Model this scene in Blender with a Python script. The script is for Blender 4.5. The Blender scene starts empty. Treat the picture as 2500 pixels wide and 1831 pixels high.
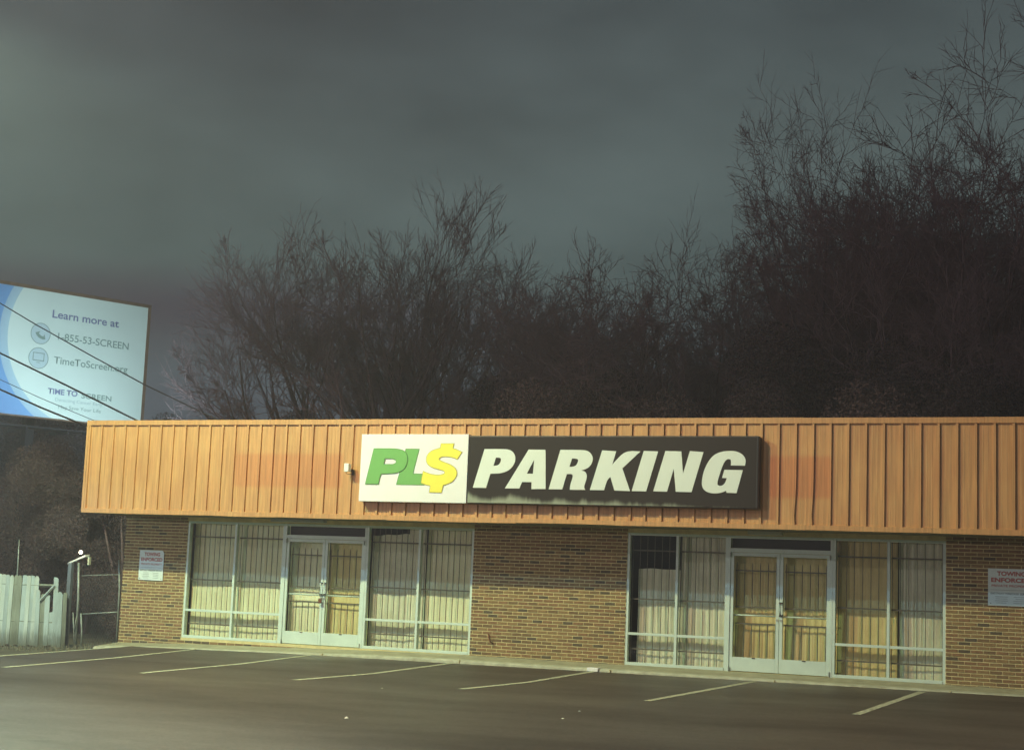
import bpy, bmesh, math, random
import numpy as np
from mathutils import Vector, Matrix
random.seed(7); rng = np.random.default_rng(11)
scene = bpy.context.scene
R = math.radians

# ------------------------------------------------------------------ camera
cd = bpy.data.cameras.new('camera'); cam = bpy.data.objects.new('camera', cd)
scene.collection.objects.link(cam); scene.camera = cam
cd.sensor_width = 36.0; cd.lens = 55.036; cd.clip_end = 2000; cd.clip_start = 0.1
_yaw, _pit, _rol = -0.41, 0.12851, 0.03968
_f = Vector((math.sin(_yaw)*math.cos(_pit), math.cos(_yaw)*math.cos(_pit), math.sin(_pit)))
_r0 = Vector((math.cos(_yaw), -math.sin(_yaw), 0)); _u0 = _r0.cross(_f)
_r = _r0*math.cos(_rol) + _u0*math.sin(_rol); _u = -_r0*math.sin(_rol) + _u0*math.cos(_rol)
m = Matrix((_r, _u, -_f)).transposed().to_4x4(); m.translation = Vector((19.7, -28.25, 1.5316))
cam.matrix_world = m

# ------------------------------------------------------------------ exposure
vs = scene.view_settings
scene.display_settings.display_device = 'sRGB'
vs.view_transform = 'Standard'; vs.look = 'None'; vs.exposure = 0.0; vs.gamma = 1.0
vs.use_curve_mapping = False

# ------------------------------------------------------------------ sky (overcast night sky lit by the town)
world = bpy.data.worlds.new('World'); scene.world = world; world.use_nodes = True
wt = world.node_tree; wn, wl = wt.nodes, wt.links; wn.clear()
w_out = wn.new('ShaderNodeOutputWorld'); w_bg = wn.new('ShaderNodeBackground')
w_tc = wn.new('ShaderNodeTexCoord'); w_sep = wn.new('ShaderNodeSeparateXYZ')
wl.new(w_tc.outputs['Generated'], w_sep.inputs[0])
w_map = wn.new('ShaderNodeMapping'); w_map.inputs['Scale'].default_value = (2.2, 2.2, 7.0)
w_map.inputs['Location'].default_value = (0.35, 0.1, 0.55)
wl.new(w_tc.outputs['Generated'], w_map.inputs[0])
w_n1 = wn.new('ShaderNodeTexNoise'); w_n1.inputs['Scale'].default_value = 1.3
w_n1.inputs['Detail'].default_value = 6; w_n1.inputs['Roughness'].default_value = 0.5
w_n1.inputs['Distortion'].default_value = 0.3
wl.new(w_map.outputs[0], w_n1.inputs['Vector'])
w_ramp = wn.new('ShaderNodeValToRGB')            # colour by height above the horizon
w_el = wn.new('ShaderNodeMapRange'); w_el.inputs[1].default_value = 0.0; w_el.inputs[2].default_value = 0.5
w_nadd = wn.new('ShaderNodeMath'); w_nadd.operation = 'MULTIPLY_ADD'
w_nadd.inputs[1].default_value = 0.05
wl.new(w_n1.outputs['Fac'], w_nadd.inputs[0]); wl.new(w_sep.outputs['Z'], w_nadd.inputs[2])
wl.new(w_nadd.outputs[0], w_el.inputs[0]); wl.new(w_el.outputs[0], w_ramp.inputs[0])
cr = w_ramp.color_ramp
cr.elements[0].position = 0.0; cr.elements[0].color = (0.085, 0.112, 0.128, 1)
cr.elements[1].position = 1.0; cr.elements[1].color = (0.064, 0.078, 0.080, 1)
for p, c in ((0.26, (0.078, 0.093, 0.110, 1)), (0.42, (0.084, 0.120, 0.117, 1)), (0.58, (0.086, 0.116, 0.114, 1)), (0.74, (0.070, 0.092, 0.094, 1))):
    e = cr.elements.new(p); e.color = c
# large soft light and dark cloud patches
w_n2 = wn.new('ShaderNodeTexNoise'); w_n2.inputs['Scale'].default_value = 1.5; w_n2.inputs['Detail'].default_value = 5
w_map2 = wn.new('ShaderNodeMapping'); w_map2.inputs['Scale'].default_value = (2.6, 2.6, 6.0); w_map2.inputs['Location'].default_value = (1.7, 0.4, 0.2)
wl.new(w_tc.outputs['Generated'], w_map2.inputs[0]); wl.new(w_map2.outputs[0], w_n2.inputs['Vector'])
w_mr = wn.new('ShaderNodeMapRange'); w_mr.inputs[1].default_value = 0.3; w_mr.inputs[2].default_value = 0.7
w_mr.inputs[3].default_value = 0.66; w_mr.inputs[4].default_value = 1.24
wl.new(w_n2.outputs['Fac'], w_mr.inputs[0])
w_mul = wn.new('ShaderNodeVectorMath'); w_mul.operation = 'SCALE'
wl.new(w_ramp.outputs[0], w_mul.inputs[0]); wl.new(w_mr.outputs[0], w_mul.inputs['Scale'])
# the low purple cloud bank on the left (a bank of cloud round the western horizon)
w_dot = wn.new('ShaderNodeVectorMath'); w_dot.operation = 'DOT_PRODUCT'
w_dot.inputs[1].default_value = (-0.766, 0.643, 0.0)
wl.new(w_tc.outputs['Generated'], w_dot.inputs[0])
w_side = wn.new('ShaderNodeMapRange'); w_side.interpolation_type = 'SMOOTHSTEP'
w_side.inputs[1].default_value = 0.80; w_side.inputs[2].default_value = 0.97
wl.new(w_dot.outputs['Value'], w_side.inputs[0])
w_edge = wn.new('ShaderNodeMath'); w_edge.operation = 'MULTIPLY_ADD'; w_edge.inputs[1].default_value = 0.03
wl.new(w_n1.outputs['Fac'], w_edge.inputs[0]); wl.new(w_sep.outputs['Z'], w_edge.inputs[2])
w_top = wn.new('ShaderNodeMapRange'); w_top.interpolation_type = 'SMOOTHSTEP'
w_top.inputs[1].default_value = 0.172; w_top.inputs[2].default_value = 0.212
w_top.inputs[3].default_value = 1.0; w_top.inputs[4].default_value = 0.0
wl.new(w_edge.outputs[0], w_top.inputs[0])
w_bot = wn.new('ShaderNodeMapRange'); w_bot.interpolation_type = 'SMOOTHSTEP'
w_bot.inputs[1].default_value = 0.125; w_bot.inputs[2].default_value = 0.18
wl.new(w_edge.outputs[0], w_bot.inputs[0])
w_f1 = wn.new('ShaderNodeMath'); w_f1.operation = 'MULTIPLY'
w_f2 = wn.new('ShaderNodeMath'); w_f2.operation = 'MULTIPLY'
wl.new(w_side.outputs[0], w_f1.inputs[0]); wl.new(w_top.outputs[0], w_f1.inputs[1])
wl.new(w_f1.outputs[0], w_f2.inputs[0]); wl.new(w_bot.outputs[0], w_f2.inputs[1])
w_mix = wn.new('ShaderNodeMix'); w_mix.data_type = 'RGBA'
wl.new(w_f2.outputs[0], w_mix.inputs[0]); wl.new(w_mul.outputs[0], w_mix.inputs[6])
w_mix.inputs[7].default_value = (0.056, 0.050, 0.064, 1)
wl.new(w_mix.outputs[2], w_bg.inputs['Color']); w_bg.inputs['Strength'].default_value = 1.0
wl.new(w_bg.outputs[0], w_out.inputs['Surface'])

# ------------------------------------------------------------------ street lighting (the lamps that throw the shadows of the eave, plus an added fill)
def lamp(name, loc, power, col, size=0.18, cone=None, aim=None):
    ld = bpy.data.lights.new(name, 'SPOT' if cone else 'POINT'); ld.energy = power; ld.color = col; ld.shadow_soft_size = size
    o = bpy.data.objects.new(name, ld); o.location = loc; scene.collection.objects.link(o)
    if cone:      # a street luminaire with a cut-off: light goes down and out, hardly any above the horizontal
        ld.spot_size = R(cone); ld.spot_blend = 0.25
        d = Vector(aim) if aim else Vector((0, 0, -1)); o.rotation_euler = d.to_track_quat('-Z', 'Y').to_euler()
    return o
lamp('sodium_lamp_light', (2.0, -14.0, 15.22), 9800, (1.0, 0.64, 0.28), cone=150)
lamp('mercury_lamp_light', (0.0, -9.5, 10.77), 6200, (0.64, 1.0, 0.60), cone=154)
lamp('blue_lamp_light', (1.0, -19.0, 16.8), 4900, (0.40, 0.74, 1.0), cone=150)
lamp('road_lamp_light', (9.0, -20.0, 10.26), 1050, (1.0, 0.95, 0.95), cone=164)
lamp('side_lamp_light', (-8.0, -6.5, 3.0), 400, (0.40, 0.82, 1.0), cone=100, aim=(0.45, 0.62, -0.75))
lamp('far_fill_light', (-24.0, -46.0, 7.0), 12000, (1.0, 0.78, 0.86))  # added low fill, no real lamp: lifts the dark upper wall and trees
lamp('lot_lamp_light', (5.5, -20.5, 7.5), 9500, (0.80, 1.0, 0.88), cone=110, size=0.3)

# ------------------------------------------------------------------ helpers
COL = scene.collection
def link(o, parent=None):
    COL.objects.link(o)
    if parent is not None: o.parent = parent
    return o
def tag(o, label=None, cat=None, group=None, kind=None):
    if label: o['label'] = label
    if cat: o['category'] = cat
    if group: o['group'] = group
    if kind: o['kind'] = kind
    return o
def empty(name, loc=(0, 0, 0), parent=None):
    o = bpy.data.objects.new(name, None); o.location = loc; o.empty_display_size = 0.2
    return link(o, parent)
class MB:
    def __init__(s): s.v = []; s.f = []; s.mi = []
    def quad(s, a, b, c, d, mi=0):
        n = len(s.v); s.v += [a, b, c, d]; s.f.append((n, n+1, n+2, n+3)); s.mi.append(mi)
    def box(s, x0, x1, y0, y1, z0, z1, mi=0):
        n = len(s.v)
        s.v += [(x0,y0,z0),(x1,y0,z0),(x1,y1,z0),(x0,y1,z0),(x0,y0,z1),(x1,y0,z1),(x1,y1,z1),(x0,y1,z1)]
        for q in ((0,3,2,1),(4,5,6,7),(0,1,5,4),(1,2,6,5),(2,3,7,6),(3,0,4,7)):
            s.f.append(tuple(n+i for i in q)); s.mi.append(mi)
    def tube(s, pts, rad, n=8, mi=0, cap=True):
        pts = [Vector(p) for p in pts]
        if not isinstance(rad, (list, tuple)): rad = [rad]*len(pts)
        base = len(s.v)
        for i, p in enumerate(pts):
            d = (pts[min(i+1, len(pts)-1)] - pts[max(i-1, 0)]).normalized()
            a = d.cross(Vector((0, 0, 1)))
            if a.length < 1e-3: a = d.cross(Vector((1, 0, 0)))
            a.normalize(); b = d.cross(a)
            for k in range(n):
                t = 2*math.pi*k/n
                s.v.append(tuple(p + (a*math.cos(t) + b*math.sin(t))*rad[i]))
        for i in range(len(pts)-1):
            for k in range(n):
                s.f.append((base+i*n+k, base+i*n+(k+1) % n, base+(i+1)*n+(k+1) % n, base+(i+1)*n+k)); s.mi.append(mi)
        if cap:
            s.f.append(tuple(base+k for k in range(n))[::-1]); s.mi.append(mi)
            s.f.append(tuple(base+(len(pts)-1)*n+k for k in range(n))); s.mi.append(mi)
    def mesh(s, name, mats, smooth=False):
        me = bpy.data.meshes.new(name); me.from_pydata([tuple(v) for v in s.v], [], s.f)
        for mm in (mats if isinstance(mats, (list, tuple)) else [mats]): me.materials.append(mm)
        if any(s.mi): me.polygons.foreach_set('material_index', s.mi)
        if smooth: me.polygons.foreach_set('use_smooth', [True]*len(me.polygons))
        me.update(); return me
    def build(s, name, mats, parent=None, smooth=False, bevel=0.0):
        o = bpy.data.objects.new(name, s.mesh(name, mats, smooth)); link(o, parent)
        if bevel:
            b = o.modifiers.new('bevel', 'BEVEL'); b.width = bevel; b.segments = 2; b.limit_method = 'ANGLE'
        return o
def boxobj(name, mats, parent, *b, bevel=0.0):
    mb = MB(); mb.box(*b); return mb.build(name, mats, parent, bevel=bevel)

# ------------------------------------------------------------------ materials
def mat(name, col, rough=0.7, metal=0.0, noise=0.0, nscale=8.0, col2=None, bump=0.0, bscale=60.0, emit=None, estr=0.0, spec=0.5, stretch=(1,1,1)):
    M = bpy.data.materials.new(name); M.use_nodes = True; nt = M.node_tree; N, Lk = nt.nodes, nt.links
    b = N['Principled BSDF']; b.inputs['Roughness'].default_value = rough; b.inputs['Metallic'].default_value = metal
    b.inputs['Specular IOR Level'].default_value = spec
    b.inputs['Base Color'].default_value = (*col, 1)
    geo = N.new('ShaderNodeNewGeometry'); mp = N.new('ShaderNodeMapping'); mp.inputs['Scale'].default_value = stretch
    Lk.new(geo.outputs['Position'], mp.inputs[0])
    if noise or col2:
        t = N.new('ShaderNodeTexNoise'); t.inputs['Scale'].default_value = nscale; t.inputs['Detail'].default_value = 6; t.inputs['Roughness'].default_value = 0.62
        Lk.new(mp.outputs[0], t.inputs['Vector'])
        r = N.new('ShaderNodeValToRGB'); r.color_ramp.elements[0].position = 0.32; r.color_ramp.elements[1].position = 0.68
        c2 = col2 if col2 else tuple(c*(1-noise) for c in col)
        r.color_ramp.elements[0].color = (*c2, 1); r.color_ramp.elements[1].color = (*col, 1)
        Lk.new(t.outputs['Fac'], r.inputs[0]); Lk.new(r.outputs[0], b.inputs['Base Color'])
    if bump:
        t2 = N.new('ShaderNodeTexNoise'); t2.inputs['Scale'].default_value = bscale; t2.inputs['Detail'].default_value = 4
        Lk.new(mp.outputs[0], t2.inputs['Vector'])
        bp = N.new('ShaderNodeBump'); bp.inputs['Strength'].default_value = bump; bp.inputs['Distance'].default_value = 0.01
        Lk.new(t2.outputs['Fac'], bp.inputs['Height']); Lk.new(bp.outputs[0], b.inputs['Normal'])
    if emit:
        b.inputs['Emission Color'].default_value = (*emit, 1); b.inputs['Emission Strength'].default_value = estr
    return M

M_mortar = mat('mortar', (0.72, 0.62, 0.32), 0.95, noise=0.3, nscale=5)
BR = [mat('brick_tan', (0.31, 0.20, 0.092), 0.9, noise=0.35, nscale=14, bump=0.5, bscale=120),
      mat('brick_rust', (0.29, 0.165, 0.082), 0.9, noise=0.35, nscale=14, bump=0.5, bscale=120),
      mat('brick_brown', (0.22, 0.14, 0.07), 0.9, noise=0.35, nscale=14, bump=0.5, bscale=120),
      mat('brick_dark', (0.12, 0.092, 0.06), 0.85, noise=0.35, nscale=14, bump=0.5, bscale=120)]
M_alu = mat('pale_aluminium', (0.62, 0.74, 0.66), 0.45, metal=0.0, noise=0.12, nscale=3, spec=0.5)
M_alu_d = mat('dull_aluminium', (0.40, 0.44, 0.42), 0.5, noise=0.2, nscale=3)
M_steel = mat('dark_steel', (0.06, 0.055, 0.052), 0.6, noise=0.3, nscale=20)
M_bar = mat('bar_paint', (0.15, 0.135, 0.10), 0.6, noise=0.3, nscale=20)
M_soffit = mat('soffit_paint', (0.22, 0.21, 0.13), 0.85, noise=0.3, nscale=2)
M_conc = mat('concrete', (0.40, 0.38, 0.25), 0.9, col2=(0.27, 0.255, 0.17), nscale=3.5, bump=0.5, bscale=40)
M_kerb = mat('kerb_concrete', (0.55, 0.56, 0.42), 0.9, col2=(0.33, 0.32, 0.23), nscale=4.5, bump=0.6, bscale=30)
M_roof = mat('roof_felt', (0.08, 0.08, 0.08), 0.9, noise=0.3)
M_white = mat('sign_white', (0.82, 0.82, 0.79), 0.35, noise=0.05, nscale=2)
M_signside = mat('sign_case', (0.05, 0.045, 0.045), 0.5)
M_letter = mat('letter_face', (0.74, 0.80, 0.72), 0.4, noise=0.04, nscale=3)
M_green = mat('logo_green', (0.16, 0.42, 0.10), 0.4, noise=0.06)
M_greeno = mat('logo_green_outline', (0.07, 0.20, 0.05), 0.4)
M_yellow = mat('logo_yellow', (0.88, 0.78, 0.08), 0.4, noise=0.04)
M_yello = mat('logo_yellow_outline', (0.42, 0.36, 0.06), 0.4)
M_red = mat('sign_red', (0.48, 0.11, 0.09), 0.5, noise=0.3, nscale=30)
M_grey = mat('sign_print_grey', (0.16, 0.19, 0.18), 0.5, noise=0.3, nscale=30)
M_lgrey = mat('sign_print_pale', (0.38, 0.45, 0.42), 0.5, noise=0.2, nscale=30)
M_towing = mat('sign_sheet', (0.66, 0.76, 0.72), 0.4, noise=0.1, nscale=6)
M_line = mat('line_paint', (0.62, 0.62, 0.44), 0.8, col2=(0.20, 0.19, 0.13), nscale=16)
M_wire = mat('cable_rubber', (0.035, 0.03, 0.03), 0.7)
M_wood = mat('weathered_wood', (0.44, 0.54, 0.54), 0.9, col2=(0.27, 0.33, 0.33), nscale=5, bump=0.6, bscale=50, stretch=(1, 1, 0.18))
M_wood2 = mat('stained_wood', (0.27, 0.31, 0.25), 0.9, col2=(0.13, 0.14, 0.11), nscale=5, bump=0.6, bscale=50, stretch=(1, 1, 0.18))
M_wood3 = mat('pale_wood', (0.54, 0.62, 0.58), 0.9, col2=(0.36, 0.42, 0.39), nscale=6, bump=0.6, bscale=50, stretch=(1, 1, 0.15))
M_galv = mat('galvanised_pipe', (0.33, 0.37, 0.33), 0.5, metal=0.3, noise=0.4, nscale=9)
M_wmesh = mat('chain_wire', (0.11, 0.11, 0.10), 0.6, metal=0.3)
M_bbframe = mat('billboard_trim', (0.17, 0.095, 0.055), 0.7, noise=0.4, nscale=4)
M_bark = mat('bark', (0.20, 0.14, 0.145), 0.95, noise=0.35, nscale=6)
M_twig = mat('twig_bark', (0.27, 0.18, 0.19), 0.95)
M_leaf = mat('evergreen_leaf', (0.12, 0.084, 0.086), 0.8, noise=0.4, nscale=1.5)
M_bulb = mat('lit_bulb', (1, 1, 1), 0.5, emit=(1.0, 0.86, 0.6), estr=9.0)
M_tube = mat('tube_light_cover', (0.42, 0.44, 0.33), 0.4)
M_litter = mat('paper_litter', (0.75, 0.74, 0.64), 0.8)
M_cam = mat('camera_white', (0.8, 0.8, 0.76), 0.4)
M_rust = mat('rust', (0.22, 0.09, 0.05), 0.9, noise=0.4, nscale=40)
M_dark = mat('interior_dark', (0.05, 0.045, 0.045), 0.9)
M_reed = mat('dry_weed', (0.22, 0.21, 0.15), 0.9, noise=0.4, nscale=3)

for M in (M_wood, M_wood2, M_wood3):      # boards turn unevenly green-black towards the foot
    N, Lk = M.node_tree.nodes, M.node_tree.links; b = N['Principled BSDF']; src = b.inputs['Base Color'].links[0].from_socket
    g = N.new('ShaderNodeNewGeometry'); sp = N.new('ShaderNodeSeparateXYZ'); Lk.new(g.outputs['Position'], sp.inputs[0])
    t = N.new('ShaderNodeTexNoise'); t.inputs['Scale'].default_value = 7; t.inputs['Detail'].default_value = 5
    ad = N.new('ShaderNodeMath'); ad.operation = 'MULTIPLY_ADD'; ad.inputs[1].default_value = -0.5; Lk.new(t.outputs['Fac'], ad.inputs[0]); Lk.new(sp.outputs['Z'], ad.inputs[2])
    mr = N.new('ShaderNodeMapRange'); mr.interpolation_type = 'SMOOTHSTEP'; mr.inputs[1].default_value = -0.62; mr.inputs[2].default_value = -0.12; mr.inputs[3].default_value = 0.85; mr.inputs[4].default_value = 0.0; Lk.new(ad.outputs[0], mr.inputs[0])
    mx = N.new('ShaderNodeMix'); mx.data_type = 'RGBA'; Lk.new(mr.outputs[0], mx.inputs[0]); Lk.new(src, mx.inputs[6]); mx.inputs[7].default_value = (0.07, 0.075, 0.05, 1); Lk.new(mx.outputs[2], b.inputs['Base Color'])
# fascia paint: sun-faded orange with two less faded rectangles where older signs hung, and grime streaks
def fascia_mat():
    M = bpy.data.materials.new('fascia_orange_paint'); M.use_nodes = True; N, Lk = M.node_tree.nodes, M.node_tree.links
    b = N['Principled BSDF']; b.inputs['Roughness'].default_value = 0.45; b.inputs['Specular IOR Level'].default_value = 0.5
    g = N.new('ShaderNodeNewGeometry'); s = N.new('ShaderNodeSeparateXYZ'); Lk.new(g.outputs['Position'], s.inputs[0])
    def sstep(sock, a, b_, inv=False):
        n = N.new('ShaderNodeMapRange'); n.inputs[1].default_value = a; n.inputs[2].default_value = b_
        n.interpolation_type = 'SMOOTHSTEP'
        if inv: n.inputs[3].default_value = 1; n.inputs[4].default_value = 0
        Lk.new(sock, n.inputs[0]); return n.outputs[0]
    def mul(a, b_):
        n = N.new('ShaderNodeMath'); n.operation = 'MULTIPLY'; Lk.new(a, n.inputs[0])
        if isinstance(b_, float): n.inputs[1].default_value = b_
        else: Lk.new(b_, n.inputs[1])
        return n.outputs[0]
    def rect(x0, x1, z0, z1, k=0.06):
        return mul(mul(sstep(s.outputs['X'], x0-k, x0+k), sstep(s.outputs['X'], x1-k, x1+k, True)),
                   mul(sstep(s.outputs['Z'], z0-k, z0+k), sstep(s.outputs['Z'], z1-k, z1+k, True)))
    r1 = mul(rect(1.85, 4.36, 3.15, 3.82), 0.8); r2 = rect(12.92, 14.05, 3.10, 3.83)
    ad = N.new('ShaderNodeMath'); ad.operation = 'ADD'; Lk.new(r1, ad.inputs[0]); Lk.new(r2, ad.inputs[1])
    t = N.new('ShaderNodeTexNoise'); t.inputs['Scale'].default_value = 1.6; t.inputs['Detail'].default_value = 7; t.inputs['Roughness'].default_value = 0.6
    mp = N.new('ShaderNodeMapping'); mp.inputs['Scale'].default_value = (2.2, 1, 0.8); Lk.new(g.outputs['Position'], mp.inputs[0]); Lk.new(mp.outputs[0], t.inputs['Vector'])
    r = N.new('ShaderNodeValToRGB'); r.color_ramp.elements[0].position = 0.3; r.color_ramp.elements[1].position = 0.7
    r.color_ramp.elements[0].color = (0.53, 0.258, 0.100, 1); r.color_ramp.elements[1].color = (0.59, 0.325, 0.128, 1)
    Lk.new(t.outputs['Fac'], r.inputs[0])
    mx = N.new('ShaderNodeMix'); mx.data_type = 'RGBA'; Lk.new(ad.outputs[0], mx.inputs[0]); Lk.new(r.outputs[0], mx.inputs[6])
    mx.inputs[7].default_value = (0.53, 0.215, 0.080, 1)
    # fine vertical dirt runs
    t3 = N.new('ShaderNodeTexNoise'); t3.inputs['Scale'].default_value = 9; t3.inputs['Detail'].default_value = 5
    mp3 = N.new('ShaderNodeMapping'); mp3.inputs['Scale'].default_value = (3.0, 1, 0.12); Lk.new(g.outputs['Position'], mp3.inputs[0]); Lk.new(mp3.outputs[0], t3.inputs['Vector'])
    rr = N.new('ShaderNodeMapRange'); rr.inputs[1].default_value = 0.35; rr.inputs[2].default_value = 0.62; rr.inputs[3].default_value = 0.78; rr.inputs[4].default_value = 1.03
    Lk.new(t3.outputs['Fac'], rr.inputs[0])
    sc = N.new('ShaderNodeVectorMath'); sc.operation = 'SCALE'; Lk.new(mx.outputs[2], sc.inputs[0]); Lk.new(rr.outputs[0], sc.inputs['Scale'])
    Lk.new(sc.outputs[0], b.inputs['Base Color'])
    return M
M_fascia = fascia_mat()

# black sign face with the pale, sun-worn edge along the bottom
def signblack():
    M = bpy.data.materials.new('sign_black_face'); M.use_nodes = True; N, Lk = M.node_tree.nodes, M.node_tree.links
    b = N['Principled BSDF']; b.inputs['Roughness'].default_value = 0.6; b.inputs['Specular IOR Level'].default_value = 0.3
    g = N.new('ShaderNodeNewGeometry'); s = N.new('ShaderNodeSeparateXYZ'); Lk.new(g.outputs['Position'], s.inputs[0])
    t = N.new('ShaderNodeTexNoise'); t.noise_dimensions = '1D'; t.inputs['Scale'].default_value = 1.9; t.inputs['Detail'].default_value = 5; t.inputs['Roughness'].default_value = 0.65
    Lk.new(s.outputs['X'], t.inputs['W'])
    # width of the worn strip varies along the sign, widest at the left end
    fall = N.new('ShaderNodeMapRange'); fall.inputs[1].default_value = 7.1; fall.inputs[2].default_value = 12.8; fall.inputs[3].default_value = 0.185; fall.inputs[4].default_value = 0.02
    Lk.new(s.outputs['X'], fall.inputs[0])
    a = N.new('ShaderNodeMath'); a.operation = 'MULTIPLY_ADD'; a.inputs[1].default_value = 0.28; Lk.new(t.outputs['Fac'], a.inputs[0]); a.inputs[2].default_value = -0.135
    a2 = N.new('ShaderNodeMath'); a2.operation = 'ADD'; Lk.new(a.outputs[0], a2.inputs[0]); Lk.new(fall.outputs[0], a2.inputs[1])
    h = N.new('ShaderNodeMath'); h.operation = 'SUBTRACT'; h.inputs[1].default_value = 2.885; Lk.new(s.outputs['Z'], h.inputs[0])
    d = N.new('ShaderNodeMath'); d.operation = 'SUBTRACT'; Lk.new(a2.outputs[0], d.inputs[0]); Lk.new(h.outputs[0], d.inputs[1])
    mr = N.new('ShaderNodeMapRange'); mr.interpolation_type = 'SMOOTHSTEP'; mr.inputs[1].default_value = -0.01; mr.inputs[2].default_value = 0.13; mr.inputs[4].default_value = 0.8
    Lk.new(d.outputs[0], mr.inputs[0])
    mx = N.new('ShaderNodeMix'); mx.data_type = 'RGBA'; Lk.new(mr.outputs[0], mx.inputs[0])
    mx.inputs[6].default_value = (0.022, 0.015, 0.013, 1); mx.inputs[7].default_value = (0.36, 0.39, 0.30, 1)
    Lk.new(mx.outputs[2], b.inputs['Base Color']); return M
M_black = signblack()

def glass():
    M = bpy.data.materials.new('window_glass'); M.use_nodes = True; N, Lk = M.node_tree.nodes, M.node_tree.links; N.clear()
    o = N.new('ShaderNodeOutputMaterial'); mx = N.new('ShaderNodeMixShader'); t = N.new('ShaderNodeBsdfTransparent'); g = N.new('ShaderNodeBsdfGlossy')
    t.inputs[0].default_value = (0.96, 0.97, 0.95, 1); g.inputs['Roughness'].default_value = 0.03
    lw = N.new('ShaderNodeLayerWeight'); lw.inputs[0].default_value = 0.5; pw = N.new('ShaderNodeMath'); pw.operation = 'POWER'; pw.inputs[1].default_value = 5
    f = N.new('ShaderNodeMath'); f.operation = 'MULTIPLY_ADD'; f.inputs[1].default_value = 0.95; f.inputs[2].default_value = 0.04
    Lk.new(lw.outputs['Facing'], pw.inputs[0]); Lk.new(pw.outputs[0], f.inputs[0]); Lk.new(f.outputs[0], mx.inputs[0]); Lk.new(t.outputs[0], mx.inputs[1]); Lk.new(g.outputs[0], mx.inputs[2]); Lk.new(mx.outputs[0], o.inputs[0]); return M
M_glass = glass()

def curtain_mat(name, col, col2, crumple=0.0):
    M = mat(name, col, 0.75, col2=col2, nscale=1.6, spec=0.3)
    N, Lk = M.node_tree.nodes, M.node_tree.links
    b = N['Principled BSDF']
    g = N.new('ShaderNodeNewGeometry'); mp = N.new('ShaderNodeMapping'); mp.inputs['Scale'].default_value = (1, 1, 0.25 if not crumple else 0.8)
    Lk.new(g.outputs['Position'], mp.inputs[0])
    t = N.new('ShaderNodeTexNoise'); t.inputs['Scale'].default_value = 6; t.inputs['Detail'].default_value = 5; t.inputs['Distortion'].default_value = 0.6
    Lk.new(mp.outputs[0], t.inputs['Vector'])
    bp = N.new('ShaderNodeBump'); bp.inputs['Strength'].default_value = 0.18 + crumple*0.6; bp.inputs['Distance'].default_value = 0.03
    Lk.new(t.outputs['Fac'], bp.inputs['Height']); Lk.new(bp.outputs[0], b.inputs['Normal'])
    return M
M_cream = curtain_mat('curtain_cream', (0.82, 0.82, 0.58), (0.70, 0.68, 0.45))
M_pale = curtain_mat('curtain_pale', (0.76, 0.76, 0.58), (0.58, 0.57, 0.42), 0.5)
M_yel = curtain_mat('curtain_yellow', (0.76, 0.67, 0.34), (0.62, 0.53, 0.25))
M_ochre = curtain_mat('curtain_ochre', (0.72, 0.60, 0.30), (0.56, 0.45, 0.20))

def asphalt():
    M = bpy.data.materials.new('asphalt'); M.use_nodes = True; N, Lk = M.node_tree.nodes, M.node_tree.links
    b = N['Principled BSDF']; b.inputs['Specular IOR Level'].default_value = 0.5
    g = N.new('ShaderNodeNewGeometry')
    def noise(scale, detail, st=(1,1,1), loc=(0,0,0), rough=0.6):
        mp = N.new('ShaderNodeMapping'); mp.inputs['Scale'].default_value = st; mp.inputs['Location'].default_value = loc
        mp.inputs['Rotation'].default_value = (0, 0, R(-12))
        Lk.new(g.outputs['Position'], mp.inputs[0]); t = N.new('ShaderNodeTexNoise'); t.inputs['Scale'].default_value = scale
        t.inputs['Detail'].default_value = detail; t.inputs['Roughness'].default_value = rough; Lk.new(mp.outputs[0], t.inputs['Vector']); return t.outputs['Fac']
    big = noise(0.30, 6, (0.55, 1.3, 1), (3, 1, 0)); mid = noise(14, 8, (0.9, 1.2, 1), rough=0.75); fine = noise(42, 4, rough=0.8)
    r = N.new('ShaderNodeValToRGB'); r.color_ramp.elements[0].position = 0.30; r.color_ramp.elements[1].position = 0.72
    r.color_ramp.elements[0].color = (0.034, 0.023, 0.019, 1); r.color_ramp.elements[1].color = (0.096, 0.082, 0.068, 1)
    Lk.new(big, r.inputs[0])
    r2 = N.new('ShaderNodeMapRange'); r2.inputs[1].default_value = 0.3; r2.inputs[2].default_value = 0.7; r2.inputs[3].default_value = 0.55; r2.inputs[4].default_value = 1.5
    Lk.new(mid, r2.inputs[0])
    sc = N.new('ShaderNodeVectorMath'); sc.operation = 'SCALE'; Lk.new(r.outputs[0], sc.inputs[0]); Lk.new(r2.outputs[0], sc.inputs['Scale'])
    r3 = N.new('ShaderNodeMapRange'); r3.inputs[1].default_value = 0.35; r3.inputs[2].default_value = 0.65; r3.inputs[3].default_value = 0.55; r3.inputs[4].default_value = 1.5
    Lk.new(fine, r3.inputs[0])
    sc2 = N.new('ShaderNodeVectorMath'); sc2.operation = 'SCALE'; Lk.new(sc.outputs[0], sc2.inputs[0]); Lk.new(r3.outputs[0], sc2.inputs['Scale'])
    Lk.new(sc2.outputs[0], b.inputs['Base Color'])
    rr = N.new('ShaderNodeMapRange'); rr.inputs[1].default_value = 0.3; rr.inputs[2].default_value = 0.7; rr.inputs[3].default_value = 0.58; rr.inputs[4].default_value = 0.40
    Lk.new(big, rr.inputs[0]); Lk.new(rr.outputs[0], b.inputs['Roughness'])
    bp = N.new('ShaderNodeBump'); bp.inputs['Strength'].default_value = 0.5; bp.inputs['Distance'].default_value = 0.008
    Lk.new(fine, bp.inputs['Height']); Lk.new(bp.outputs[0], b.inputs['Normal']); return M
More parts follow.
